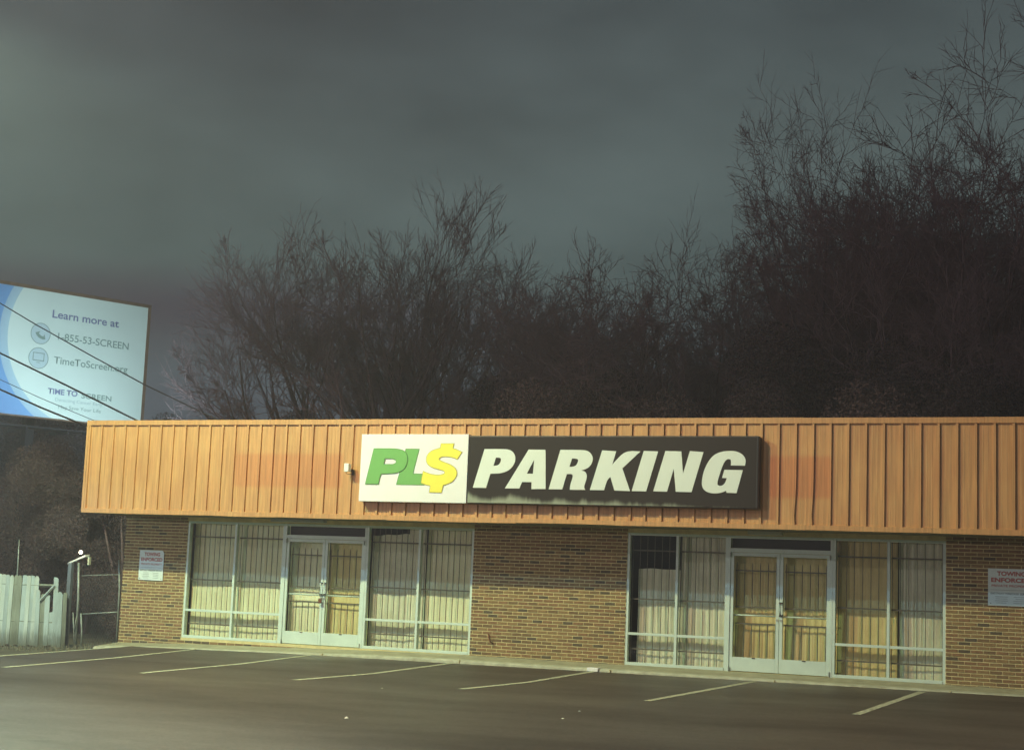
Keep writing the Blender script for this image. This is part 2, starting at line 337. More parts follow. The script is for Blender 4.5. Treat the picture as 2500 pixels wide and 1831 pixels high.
M_asphalt = asphalt()
M_dirt = mat('bare_ground', (0.12, 0.11, 0.07), 0.95, col2=(0.06, 0.05, 0.035), nscale=1.2, bump=0.8, bscale=15)

# ------------------------------------------------------------------ ground
def G(x, y):
    z = -.15 + .005*x + .02*max(min(y, 0.5), -20)
    if x < 3: z -= .012*(3 - max(x, -.8))
    if x < -.8: z -= .16*min(1, (-.8 - x)/2.0)
    return z
def sheet(name, xs, ys, zf, material):
    v = [(x, y, zf(x, y)) for y in ys for x in xs]; nx = len(xs)
    f = [(j*nx+i, j*nx+i+1, (j+1)*nx+i+1, (j+1)*nx+i) for j in range(len(ys)-1) for i in range(nx-1)]
    me = bpy.data.meshes.new(name); me.from_pydata(v, [], f); me.materials.append(material); me.update()
    me.polygons.foreach_set('use_smooth', [True]*len(me.polygons))
    return link(bpy.data.objects.new(name, me))
xs = [-600, -200, -80, -40, -20, -12, -8, -6, -4, -2.8, -2.2, -1.6, -1.2, -.8, 0, 1, 2, 3, 6, 10, 15, 20, 30, 60, 200, 600]
ys = [-600, -200, -60, -40, -30, -20, -15, -10, -6, -3, -1, 0.5, 3, 8, 20, 60, 200, 600]
gr = sheet('ground', xs, ys, lambda x, y: G(x, y) - 0.03, M_dirt); gr['kind'] = 'structure'
ax = [-.8, 0, 1, 2, 3, 6, 10, 15, 20, 30, 45]
ay = [-62, -40, -30, -20, -15, -10, -6, -3, -1, -0.4]
lot = sheet('parking_lot', ax, ay, lambda x, y: G(x, y), M_asphalt); lot['kind'] = 'structure'

# painted bay lines, draped on the asphalt
def painted(pts, w=0.125):
    n = 14; P = []
    for i in range(len(pts)-1):
        for k in range(n):
            t = k/n; P.append((pts[i][0]*(1-t)+pts[i+1][0]*t, pts[i][1]*(1-t)+pts[i+1][1]*t))
    P.append(pts[-1]); v = []; f = []
    for i, (x, y) in enumerate(P):
        a = P[max(i-1, 0)]; b = P[min(i+1, len(P)-1)]; dx, dy = b[0]-a[0], b[1]-a[1]; l = math.hypot(dx, dy); nx, ny = -dy/l*w/2, dx/l*w/2
        j = random.uniform(0.93, 1.07)
        for s in (1, -1): v.append((x+nx*s*j, y+ny*s*j, G(x+nx*s, y+ny*s)+0.005))
    for i in range(len(P)-1): f.append((2*i, 2*i+1, 2*i+3, 2*i+2))
    me = bpy.data.meshes.new('painted_line'); me.from_pydata(v, [], f); me.materials.append(M_line); me.update()
    return link(bpy.data.objects.new('painted_line', me), lot)
painted([(-.66, -12), (-.68, -5), (-.72, -1.0)])
for pts in ([(1.35, -7.0), (1.30, -4.0), (0.92, -0.80)], [(3.87, -6.61), (3.95, -3.75), (3.69, -0.80)],
            [(6.46, -6.08), (6.80, -4.06), (6.75, -0.80)], [(9.27, -5.76), (9.60, -3.84), (9.63, -0.80)],
            [(12.29, -5.7), (12.68, -.95)], [(15.37, -5.68), (15.57, -.98)], [(18.4, -5.6), (18.5, -.98)]):
    painted(pts)

# pavement with its low kerb
def S(x):
    if x <= 0: return -0.13 + 0.0375*x
    if x < 5: return -0.13 + 0.022*x
    return min(0.0, -0.02 + 0.0118*(x-5)) - 0.003
mb = MB(); X = [-1.66 + 0.5*i for i in range(49)]; prof = []
wob = [random.uniform(-.012, .012) for _ in X]
for x, w_ in zip(X, wob):
    ke = -0.78 + w_; top = S(x) - 0.065; base = G(x, ke) - 0.05
    if x < 1: top = min(top, G(x, ke) + 0.035 + 0.01*max(x, 0))
    prof.append([(x, 0.30, S(x)), (x, 0.0, S(x)), (x, ke+0.16, top+0.012), (x, ke+0.03, top), (x, ke, top-0.02), (x, ke-0.012, base)])
for a, b in zip(prof[:-1], prof[1:]):
    for k in range(5):
        mb.quad(a[k], a[k+1], b[k+1], b[k], 1 if k >= 2 else 0)
pav = mb.build('pavement', [M_conc, M_kerb]); pav['kind'] = 'structure'
mb = MB()   # a dab of paint on the kerb at the end of a bay line
mb.box(9.50, 9.72, -0.802, -0.60, S(9.6)-0.11, S(9.6)-0.046); mb.build('kerb_paint_dab', M_white, pav, bevel=0.006)

for x in (0.9, 3.9, 6.9, 9.95, 13.0, 16.0, 19.0):     # grooves between the pavement bays
    mb = MB(); zt = S(x)-0.064; mb.box(x-.004, x+.004, -0.797, -0.60, min(zt, S(x)-0.07)-0.05, zt+0.002); mb.build('pavement_joint', M_mortar, pav)
# ------------------------------------------------------------------ the building
XW = dict(w1=(0, 1.209, 2.419), d1=(2.419, 4.349), w2=(4.349, 5.551, 6.752), w3=(9.950, 10.929, 11.909), d2=(11.909, 13.839), w4=(13.839, 14.824, 15.809))
ZT, ZR, ZD = 2.465, 0.582, 2.161
bld = empty('commercial_building', (0, 0, 0))
tag(bld, 'low brick shop building with ribbed orange metal fascia and barred storefront windows', 'building')
# walls: mortar-coloured masonry cores
wall = MB(); XR = 22.0
for x0, x1, z0, z1 in ((-1.62, 0.0, -.45, 2.55), (6.752, 9.95, -.3, 2.55), (15.809, XR, -.3, 2.55), (0, 6.752, -.4, 0.0), (9.95, 15.809, -.3, -0.002), (0, 6.752, 2.465, 2.55), (9.95, 15.809, 2.465, 2.55)):
    wall.box(x0, x1, -0.008, 0.19, z0, z1)
wall.box(-1.62, -1.43, 0.192, 11, -.45, 4.2); wall.box(XR-0.19, XR, 0.192, 11, -.45, 4.2); wall.box(-1.62, XR, 11.002, 11.2, -.45, 4.2)
brick_wall = wall.build('brick_wall', M_mortar, bld)
boxobj('roof', M_roof, bld, -1.6, XR, -1.1, 11.1, 4.25, 4.38)
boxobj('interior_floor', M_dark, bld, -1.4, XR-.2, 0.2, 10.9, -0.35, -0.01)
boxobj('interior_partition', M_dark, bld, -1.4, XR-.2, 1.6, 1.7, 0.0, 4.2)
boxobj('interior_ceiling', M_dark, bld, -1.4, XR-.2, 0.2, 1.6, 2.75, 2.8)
# bricks
BW, BH = 0.2095, 0.0665
def brick_mesh(k):
    mb = MB(); w, h, d = BW-0.014, BH-0.0165, 0.0085
    j = lambda: random.uniform(-.0012, .0012)
    x0, x1, y0, y1, z0, z1 = j(), w+j(), -d+j(), 0.0, j(), h+j()
    c = 0.002
    v = [(x0, y1, z0), (x1, y1, z0), (x1, y1, z1), (x0, y1, z1), (x0+c, y0, z0+c), (x1-c, y0, z0+c), (x1-c, y0, z1-c), (x0+c, y0, z1-c)]
    mb.v = v; mb.f = [(4, 5, 6, 7), (0, 1, 5, 4), (1, 2, 6, 5), (2, 3, 7, 6), (3, 0, 4, 7)]; mb.mi = [0]*5
    return mb
protos = [[brick_mesh(k).mesh('brick', BR[m_]) for k in range(3)] for m_ in range(4)]
spots = []
def lay(x0, x1, zlo, ztop):
    row = 0; z = -0.45
    while z < ztop - 0.02:
        off = (BW/2 if row % 2 else 0.0)
        n0 = math.floor((x0 - off)/BW)
        for i in range(n0, int((x1-x0)/BW)+n0+3):
            a = off + i*BW; b = a + BW - 0.014; a2 = max(a, x0+0.002); b2 = min(b, x1-0.002)
            if b2 - a2 < 0.03: continue
            if z + BH < zlo((a2+b2)/2) + 0.004: continue
            spots.append((a2, b2, z))
        z += BH; row += 1
lay(-1.62, 0.0, S, 2.54); lay(6.752, 9.95, S, 2.54); lay(15.809, XR, S, 2.54); lay(0.0, 6.752, lambda x: S(x), -0.05)
camx = Vector((19.7, -28.25, 1.53))
wts = [0.42, 0.27, 0.22, 0.09]
full = [(s_, (Vector((s_[0], 0, s_[2]))-camx).length) for s_ in spots if s_[1]-s_[0] > BW-0.02 and s_[0] < 17.35]
full.sort(key=lambda t: t[1]); near = set(t[0] for t in full[:300])
stuff = MB()
for s_ in spots:
    mi = random.choices(range(4), wts)[0]
    if s_ in near:
        o = bpy.data.objects.new('brick', random.choice(protos[mi])); link(o, brick_wall)
        o.location = (s_[0], -0.008 + random.uniform(-.001, .001), s_[2]+0.008)
    else:
        p = random.uniform(-.0015, .0015); a, b, z = s_; z += 0.008; h = BH-0.0165; c = 0.002; y1 = -0.0085; y0 = -0.0165+p
        n = len(stuff.v)
        stuff.v += [(a, y1, z), (b, y1, z), (b, y1, z+h), (a, y1, z+h), (a+c, y0, z+c), (b-c, y0, z+c), (b-c, y0, z+h-c), (a+c, y0, z+h-c)]
        for q in ((4, 5, 6, 7), (0, 1, 5, 4), (1, 2, 6, 5), (2, 3, 7, 6), (3, 0, 4, 7)):
            stuff.f.append(tuple(n+i for i in q)); stuff.mi.append(mi)
bs = stuff.build('brickwork', BR, brick_wall); bs['kind'] = 'stuff'

# fascia: backing, one ribbed pan after another, trims
fas = boxobj('fascia', M_fascia, bld, -1.90, XR+.3, -1.165, -1.10, 2.56, 4.49)
prof = [(0.0, 0), (0.005, -.033), (0.046, -.033), (0.051, 0), (0.133, 0), (0.139, -.0022), (0.143, -.0022), (0.149, 0), (0.215, 0), (0.221, -.0022), (0.225, -.0022), (0.231, 0), (0.3048, 0)]
def pan_mesh(dent=0.0):
    nz = 9; v = []; f = []
    for j in range(nz):
        z = 1.94*j/(nz-1)
        for (x, y) in prof:
            dx = dent*math.exp(-((z-0.25)/0.25)**2)*(0.03 if x < .06 else 0.008); v.append((x+dx, y - abs(dx)*0.2, z))
    n = len(prof)
    for j in range(nz-1):
        for i in range(n-1): f.append((j*n+i, j*n+i+1, (j+1)*n+i+1, (j+1)*n+i))
    me = bpy.data.meshes.new('fascia_panel'); me.from_pydata(v, [], f); me.materials.append(M_fascia); me.update(); return me
pm = [pan_mesh(), pan_mesh(1.0), pan_mesh(-0.8)]
x = -1.86; k = 0
while x < XR:
    me = pm[0]
    if k in (18, 40): me = pm[1]
    if k in (32, 50, 51): me = pm[2]
    o = bpy.data.objects.new('fascia_panel', me); link(o, fas)
    o.location = (x, -1.1675 - random.uniform(0, .0012), 2.555); x += 0.3048; k += 1
boxobj('corner_trim', M_fascia, bld, -1.914, -1.858, -1.2075, -1.0, 2.548, 4.50)
x = -1.914; cuts = [1.35, 3.05, 5.4, 8.15, 10.1, 12.85, 13.6, 15.75, 18.9, XR+.35]; z0 = 2.548
for c in cuts:                                       # bottom trim pieces, knocked slightly out of line
    mb = MB(); n = 8; dz = random.uniform(-.008, .004); sag = random.uniform(-.012, .006); dy = random.uniform(-.006, 0)
    for i in range(n):
        a = x + (c-x-0.004)*i/n; b = x + (c-x-0.004)*(i+1)/n
        za = z0+dz+sag*math.sin(math.pi*i/n); zb = z0+dz+sag*math.sin(math.pi*(i+1)/n)
        y0, y1 = -1.206+dy, -1.160
        mb.quad((a, y0, za), (b, y0, zb), (b, y0, 2.632), (a, y0, 2.632))
        mb.quad((a, y0, 2.632), (b, y0, 2.632), (b, y1, 2.645), (a, y1, 2.645))
        mb.quad((a, y1, za), (b, y1, zb), (b, y0, zb), (a, y0, za))
    mb.build('bottom_trim', M_fascia, bld); x = c
x = -1.914
for c in (1.1, 4.2, 7.3, 10.4, 13.5, 16.6, 19.7, XR+.35):
    mb = MB(); mb.box(x, c-0.004, -1.2085-random.uniform(0, .003), -1.05, 4.405, 4.507+random.uniform(-.003, .003)); mb.build('top_trim', M_fascia, bld); x = c
boxobj('soffit', M_soffit, bld, -1.90, XR+.3, -1.155, -0.03, 2.552, 2.60)
boxobj('soffit_side', M_soffit, bld, -1.90, -1.63, -0.03, 11.2, 2.552, 2.60)
boxobj('side_fascia', M_fascia, bld, -1.912, -1.87, -0.99, 11.2, 2.55, 4.5)

# storefront windows
def member(name, par, *b, m_=None, bev=0.003): return boxobj(name, m_ or M_alu, par, *b, bevel=bev)
FW = 0.05
def window(xs_):
    a, m_, b = xs_
    fr = MB(); fr.box(a, a+FW, 0.0, 0.10, 0.0, ZT); fr.box(b-FW, b, 0.0, 0.10, 0.0, ZT)
    fr.box(a+FW, b-FW, 0.003, 0.10, ZT-0.045, ZT); fr.box(a+FW, b-FW, -0.012, 0.10, 0.0, 0.055)
    w = fr.build('window', M_alu, bld, bevel=0.003)
    member('mullion', w, m_-0.025, m_+0.025, 0.004, 0.098, 0.055, ZT-0.045)
    for p, q in ((a+FW, m_-0.025), (m_+0.025, b-FW)):
        member('rail', w, p, q, 0.006, 0.096, ZR-0.023, ZR+0.023)
        for z0_, z1_ in ((0.055, ZR-0.023), (ZR+0.023, ZT-0.045)):
            mb = MB(); mb.quad((p, .049, z0_), (q, .049, z0_), (q, .049, z1_), (p, .049, z1_)); mb.build('pane', M_glass, w)
    return w
def grille(x0, x1, sp, zr=(0.30, 1.23, 2.14), z0=0.05, z1=ZT-0.05):
    g = MB()
    for z in zr: g.box(x0, x1, 0.118, 0.13, z-0.013, z+0.013)
    gr_ = g.build('security_grille', M_bar, bld)
    n = int((x1-x0)/sp); off = ((x1-x0)-n*sp)/2
    for i in range(n+1):
        x = x0+off+i*sp + random.uniform(-.004, .004); mb = MB(); mb.tube([(x, 0.124, z0), (x, 0.124, z1)], 0.0068, 6); mb.build('bar', M_bar, gr_)
def curtain(name, mt, x0, x1, ztop, zbot=0.02, y=0.24, fold=0.006, n=46, topw=0.0, folds=9, seed=0, label=None):
    rs = random.Random(seed); ph = [rs.uniform(0, 6.28) for _ in range(6)]; v = []; f = []; nz = 14
    fr_ = [folds*(0.7+0.6*rs.random()) for _ in range(3)]
    for j in range(nz+1):
        t = j/nz
        for i in range(n+1):
            s = i/n; x_ = x0+(x1-x0)*s
            zt = ztop + topw*(math.sin(s*5+ph[3])*0.6 + math.sin(s*11+ph[4])*0.4); z = zbot + (zt-zbot)*t
            d = fold*(math.sin(6.28*s*fr_[0]+ph[0]+0.6*math.sin(t*3+ph[5])) + 0.6*math.sin(6.28*s*fr_[1]*1.7+ph[1]+t)) + 0.012*math.sin(t*5+s*4+ph[2])
            v.append((x_, y+d, z))
    for j in range(nz):
        for i in range(n): f.append((j*(n+1)+i, j*(n+1)+i+1, (j+1)*(n+1)+i+1, (j+1)*(n+1)+i))
    me = bpy.data.meshes.new(name); me.from_pydata(v, [], f); me.materials.append(mt); me.polygons.foreach_set('use_smooth', [True]*len(f)); me.update()
    o = link(bpy.data.objects.new(name, me), bld)
    if label: o['label'] = label
    return o
for k_ in ('w1', 'w2', 'w3', 'w4'):
    window(XW[k_]); a, m_, b = XW[k_]; sp = 0.128 if k_ in ('w1', 'w2') else 0.144
    grille(a+0.06, m_-0.03, sp); grille(m_+0.03, b-0.06, sp)
curtain('curtain', M_cream, 0.02, 1.26, 2.52, seed=1); curtain('curtain', M_cream, 1.24, 2.40, 2.52, seed=2)
curtain('curtain', M_pale, 4.36, 5.22, 2.30, seed=3, y=0.25, topw=0.03, label='pale curtain hanging short of the window top'); curtain('curtain', M_pale, 5.20, 5.60, 2.5, seed=31, y=0.235)
curtain('curtain', M_cream, 5.62, 6.74, 2.52, seed=4)
curtain('curtain', M_pale, 10.11, 10.93, 1.80, seed=5, fold=0.009, topw=0.01, label='crumpled pale curtain covering only the lower two thirds of the pane')
curtain('curtain', M_pale, 10.95, 11.9, 2.5, seed=6, fold=0.009)
curtain('curtain', M_ochre, 13.86, 14.95, 2.5, seed=7, label='ochre curtain in the right window'); curtain('curtain', M_pale, 14.97, 15.79, 2.5, seed=8)
curtain('curtain', M_cream, 2.44, 3.37, 2.19, seed=9, fold=0.004); curtain('curtain', M_yel, 3.39, 4.33, 2.19, seed=10, fold=0.004, label='yellow blind behind the door')
curtain('curtain', M_ochre, 11.95, 12.86, 2.19, seed=12, fold=0.005); curtain('curtain', M_yel, 12.88, 13.80, 2.19, seed=13, fold=0.005)

def doors(xs_, flip):
    a, b = xs_; J = 0.045
    fr = MB(); fr.box(a, a+J, -0.004, 0.11, -0.005, ZT); fr.box(b-J, b, -0.004, 0.11, -0.005, ZT)
    fr.box(a+J, b-J, 0.0, 0.11, ZD, 2.235); fr.box(a+J, b-J, 0.0, 0.11, ZT-0.05, ZT)
    df = fr.build('door_frame', M_alu, bld, bevel=0.003)
    mb = MB(); mb.quad((a+J, .049, 2.235), (b-J, .049, 2.235), (b-J, .049, ZT-0.05), (a+J, .049, ZT-0.05)); mb.build('transom_pane', M_glass, df)
    boxobj('transom_back', M_dark, df, a+J, b-J, 0.20, 0.22, 2.18, ZT-0.04)
    c_ = (a+b)/2
    for s, (p, q) in enumerate(((a+J+0.004, c_-0.004), (c_+0.004, b-J-0.004))):
        d = MB(); st = 0.058
        d.box(p, p+st, 0.012, 0.056, 0.012, ZD-0.006); d.box(q-st, q, 0.012, 0.056, 0.012, ZD-0.006)
        d.box(p+st, q-st, 0.014, 0.054, ZD-0.068, ZD-0.006)
        door = d.build('door', M_alu, bld, bevel=0.002)
        boxobj('kick_plate', M_alu, door, p+st, q-st, 0.010, 0.054, 0.012, 0.262, bevel=0.003)
        boxobj('door_stop', M_steel, door, (p+q)/2-0.03, (p+q)/2+0.03, 0.0, 0.009, 0.245, 0.262)
        mb = MB(); mb.quad((p+st, .033, 0.262), (q-st, .033, 0.262), (q-st, .033, ZD-0.068), (p+st, .033, ZD-0.068)); mb.build('pane', M_glass, door)
        mb = MB(); mb.tube([(p+st, 0.085, 1.02), (q-st, 0.085, 1.02)], 0.014, 8)
        mb.build('push_bar', M_alu, door, smooth=True)
        hx = q-0.03 if s == 0 else p+0.03
        if not (flip and s == 0):
            mb = MB(); mb.tube([(hx, 0.012, 1.27), (hx, -0.045, 1.265), (hx, -0.05, 1.25), (hx, -0.05, 1.06), (hx, -0.045, 1.045), (hx, 0.012, 1.04)], 0.011, 8); mb.build('pull_handle', M_steel if flip else M_alu, door, smooth=True)
            mb = MB()
            for zz in (1.27, 1.04): mb.box(hx-0.03, hx+0.03, -0.022, 0.010, zz-0.012, zz+0.012)
            mb.build('handle_mount', M_steel, door)
        mb = MB(); mb.tube([(hx, 0.012, 0.955), (hx, -0.004, 0.955)], 0.02, 12); mb.build('door_lock', M_alu_d, door)
        for zz in (0.05, ZD-0.05):
            hxx = a+J+0.002 if s == 0 else b-J-0.002
            mb = MB(); mb.tube([(hxx, -0.014, zz-0.04), (hxx, -0.014, zz+0.04)], 0.012, 8); mb.build('pivot', M_alu_d, door)
        # bars behind the door glass
        g = MB()
        for z in (0.87, 1.17, 1.83): g.box(p+st+.01, q-st-.01, 0.118, 0.13, z-0.012, z+0.012)
        gg = g.build('security_grille', M_bar, bld)
        n = 6; sp = (q-p-2*st-0.06)/(n-1)
        for i in range(n):
            x = p+st+0.03+i*sp
            mb = MB(); mb.tube([(x, .124, 1.14), (x, .124, 1.93), (x, .124, 1.985)], [0.009, 0.009, 0.002], 6); mb.build('bar', M_bar, gg)
            mb = MB(); mb.tube([(x, .124, 0.27), (x, .124, 0.87)], 0.009, 6); mb.build('bar', M_bar, gg)
    return df
doors(XW['d1'], False); doors(XW['d2'], True)

# padlock and chain on the first doors
mb = MB(); mb.box(3.335, 3.405, -0.085, -0.045, 0.86, 0.95); pad = mb.build('padlock', M_rust, None, bevel=0.012)
c_ = MB(); c_.tube([(3.35, -.065, .95), (3.35, -.065, 1.02), (3.36, -.066, 1.05), (3.38, -.066, 1.05), (3.39, -.065, 1.02), (3.39, -.065, .95)], .006, 6); c_.build('shackle', M_steel, pad)
tag(pad, 'rusty padlock hanging between the pull handles of the left double doors', 'padlock')
# lit speck of a lamp inside over the first doors
# strip light under the soffit over the right doors
sl = boxobj('strip_light', M_tube, None, 12.35, 12.98, -0.34, -0.20, 2.475, 2.549, bevel=0.01)
tag(sl, 'unlit strip light fixed under the eave above the right double doors', 'light')
sl2 = boxobj('strip_light', M_alu_d, None, 2.30, 3.55, -0.42, -0.26, 2.485, 2.549, bevel=0.01)
tag(sl2, 'grey strip light fixed under the eave above the left double doors', 'light')
# iron stub in the brick wall
mb = MB(); mb.tube([(7.15, -0.03, 0.43), (7.19, -0.09, 0.37), (7.23, -0.10, 0.28), (7.24, -0.02, 0.26)], 0.014, 8)
st = mb.build('iron_hook', M_rust, None, smooth=True); tag(st, 'rusty iron hook sticking out of the brick wall between the storefronts', 'hook')

# ------------------------------------------------------------------ shop sign
LET = {"P_green":[[[5.162,3.909],[5.586,3.911],[5.716,3.898],[5.804,3.874],[5.86,3.832],[5.891,3.768],[5.899,3.701],[5.886,3.615],[5.839,3.532],[5.765,3.476],[5.655,3.446],[5.483,3.433],[5.336,3.428],[5.314,3.36],[5.288,3.229],[5.011,3.229]],[[5.406,3.727],[5.575,3.728],[5.636,3.709],[5.662,3.675],[5.66,3.638],[5.624,3.613],[5.56,3.603],[5.387,3.605]]],"L_green":[[[5.854,3.906],[6.134,3.904],[6.033,3.483],[6.033,3.429],[6.323,3.425],[6.276,3.225],[5.689,3.227]]],"dollar":[[[6.609,4.01],[6.868,4.011],[6.851,3.922],[6.946,3.896],[7.042,3.851],[6.955,3.722],[6.891,3.75],[6.806,3.766],[6.722,3.775],[6.638,3.771],[6.581,3.746],[6.567,3.719],[6.59,3.689],[6.665,3.659],[6.792,3.622],[6.889,3.574],[6.944,3.518],[6.964,3.445],[6.94,3.375],[6.887,3.308],[6.806,3.26],[6.682,3.224],[6.652,3.086],[6.403,3.088],[6.418,3.213],[6.329,3.227],[6.253,3.253],[6.221,3.266],[6.229,3.351],[6.252,3.477],[6.317,3.453],[6.399,3.427],[6.509,3.41],[6.625,3.413],[6.697,3.434],[6.716,3.468],[6.69,3.5],[6.609,3.522],[6.46,3.551],[6.351,3.606],[6.31,3.672],[6.306,3.737],[6.332,3.809],[6.401,3.867],[6.495,3.905],[6.593,3.925]]],"P":[[[7.514,3.916],[7.926,3.918],[8.015,3.908],[8.083,3.878],[8.13,3.83],[8.154,3.769],[8.154,3.701],[8.131,3.633],[8.082,3.564],[8.01,3.509],[7.915,3.474],[7.812,3.456],[7.655,3.452],[7.577,3.184],[7.303,3.185]],[[7.757,3.756],[7.821,3.755],[7.855,3.743],[7.864,3.716],[7.854,3.672],[7.826,3.63],[7.783,3.606],[7.712,3.602]]],"A":[[[8.417,3.91],[8.75,3.908],[8.76,3.888],[8.786,3.18],[8.502,3.176],[8.501,3.304],[8.31,3.305],[8.257,3.183],[7.965,3.181]],[[8.537,3.724],[8.522,3.46],[8.399,3.462]]],"R":[[[9.055,3.909],[9.507,3.908],[9.593,3.891],[9.658,3.845],[9.696,3.778],[9.697,3.712],[9.669,3.638],[9.618,3.584],[9.551,3.55],[9.477,3.531],[9.542,3.517],[9.579,3.484],[9.595,3.431],[9.586,3.364],[9.561,3.291],[9.548,3.237],[9.553,3.204],[9.572,3.175],[9.269,3.174],[9.267,3.227],[9.286,3.307],[9.311,3.388],[9.317,3.435],[9.302,3.458],[9.258,3.464],[9.198,3.46],[9.118,3.178],[8.848,3.178]],[[9.291,3.749],[9.362,3.748],[9.402,3.736],[9.412,3.71],[9.401,3.669],[9.378,3.626],[9.339,3.605],[9.296,3.596],[9.243,3.596]]],"K":[[[9.875,3.903],[10.147,3.887],[10.078,3.635],[10.122,3.695],[10.325,3.898],[10.613,3.886],[10.276,3.577],[10.435,3.167],[10.135,3.173],[10.05,3.416],[9.989,3.362],[9.935,3.175],[9.66,3.176]]],"I":[[[10.675,3.896],[10.947,3.888],[10.741,3.165],[10.466,3.168]]],"N":[[[11.083,3.895],[11.382,3.89],[11.423,3.49],[11.541,3.897],[11.793,3.88],[11.59,3.165],[11.297,3.167],[11.248,3.579],[11.134,3.165],[10.875,3.17]]],"G":[[[12.566,3.719],[12.552,3.642],[12.296,3.646],[12.301,3.71],[12.29,3.749],[12.25,3.76],[12.211,3.745],[12.166,3.684],[12.129,3.587],[12.086,3.445],[12.061,3.355],[12.062,3.303],[12.096,3.281],[12.149,3.288],[12.191,3.324],[12.213,3.369],[12.228,3.421],[12.142,3.423],[12.182,3.568],[12.517,3.566],[12.411,3.159],[12.231,3.162],[12.22,3.2],[12.178,3.177],[12.106,3.156],[12.02,3.147],[11.927,3.154],[11.846,3.185],[11.795,3.235],[11.773,3.306],[11.778,3.403],[11.804,3.532],[11.845,3.636],[11.9,3.733],[11.964,3.811],[12.049,3.864],[12.148,3.893],[12.26,3.903],[12.372,3.899],[12.458,3.872],[12.518,3.827],[12.555,3.776]]]}
def poly_obj(name, loops, y, depth, material, parent, offset=0.0):
    cu = bpy.data.curves.new(name, 'CURVE'); cu.dimensions = '2D'; cu.fill_mode = 'BOTH'; cu.extrude = depth/2; cu.offset = offset
    for lp in loops:
        sp = cu.splines.new('POLY'); sp.points.add(len(lp)-1); sp.use_cyclic_u = True
        for i, (x, z) in enumerate(lp): sp.points[i].co = (x, z, 0, 1)
    tmp = bpy.data.objects.new(name+'_tmp', cu); COL.objects.link(tmp); bpy.context.view_layer.update()
    me = bpy.data.meshes.new_from_object(tmp.evaluated_get(bpy.context.evaluated_depsgraph_get())); me.name = name
    bpy.data.objects.remove(tmp); bpy.data.curves.remove(cu)
    for v in me.vertices: x_, z_, e = v.co; v.co = (x_, y - e, z_)
    me.materials.clear(); me.materials.append(material); me.update()
    return link(bpy.data.objects.new(name, me), parent)
def smooth_loop(lp, it=1):
    for _ in range(it):
        o = []
        n = len(lp)
        for i in range(n):
            a, b, c = lp[i-1], lp[i], lp[(i+1) % n]
            v1 = (b[0]-a[0], b[1]-a[1]); v2 = (c[0]-b[0], c[1]-b[1])
            l1, l2 = math.hypot(*v1), math.hypot(*v2); ang = math.acos(max(-1, min(1, (v1[0]*v2[0]+v1[1]*v2[1])/(l1*l2+1e-9))))
            if ang < R(50): o += [(b[0]-v1[0]*.25, b[1]-v1[1]*.25), (b[0]+v2[0]*.25, b[1]+v2[1]*.25)]
            else: o.append(b)
        lp = o
    return lp
sign = empty('shop_sign', (8.8, -1.2, 2.88)); sign.location = (0, 0, 0)
tag(sign, 'long shop sign, white logo panel beside a black panel with white letters', 'sign')
mb = MB(); mb.box(4.868, 7.176, -1.375, -1.205, 2.888, 4.196); wc = mb.build('logo_panel', M_white, sign, bevel=0.008)
mb = MB(); mb.box(7.180, 12.80, -1.365, -1.205, 2.884, 4.172); bc = mb.build('name_panel', M_signside, sign, bevel=0.03)
mb = MB(); mb.box(7.20, 12.755, -1.369, -1.3655, 2.905, 4.15); mb.build('name_face', M_black, bc)
def letter(nm, key, mt, par, y, out=None, it=2):
    lps = [smooth_loop([tuple(p) for p in l], it) for l in LET[key]]
    if out: poly_obj(nm+'_outline', lps, y+0.0015, 0.003, out, par, offset=0.011)
    return poly_obj(nm, lps, y, 0.004, mt, par)
letter('letter_l', 'L_green', M_green, wc, -1.3785, M_greeno)
letter('dollar_mark', 'dollar', M_yellow, wc, -1.3835, M_yello)
letter('letter_p', 'P_green', M_green, wc, -1.3885, M_greeno)
mb = MB(); mb.box(6.742, 6.752, -1.3775, -1.375, 3.16, 3.17); mb.build('trademark_dot', M_lgrey, wc)
for k_ in 'PARKING': letter('letter_'+k_.lower(), k_, M_letter, bc, -1.372)

# small white camera box on the fascia
cb = empty('security_camera', (4.565, -1.2, 3.535))
tag(cb, 'small white box camera on a bracket on the orange fascia left of the sign', 'camera')
mb = MB(); mb.box(-0.045, 0.055, -0.20, -0.09, -0.075, 0.085); mb.build('housing', M_cam, cb, bevel=0.008)
mb = MB(); mb.tube([(0.03, -0.09, -0.02), (0.03, 0.03, -0.07)], 0.014, 8); mb.box(-0.0, 0.06, 0.0, 0.03, -0.13, -0.02); mb.build('bracket', M_steel, cb)
mb = MB(); mb.tube([(-0.05, -0.1, -0.07), (-0.02, -0.14, -0.11), (0.03, -0.12, -0.12), (0.05, -0.06, -0.11)], 0.006, 6); mb.build('cable', M_steel, cb)

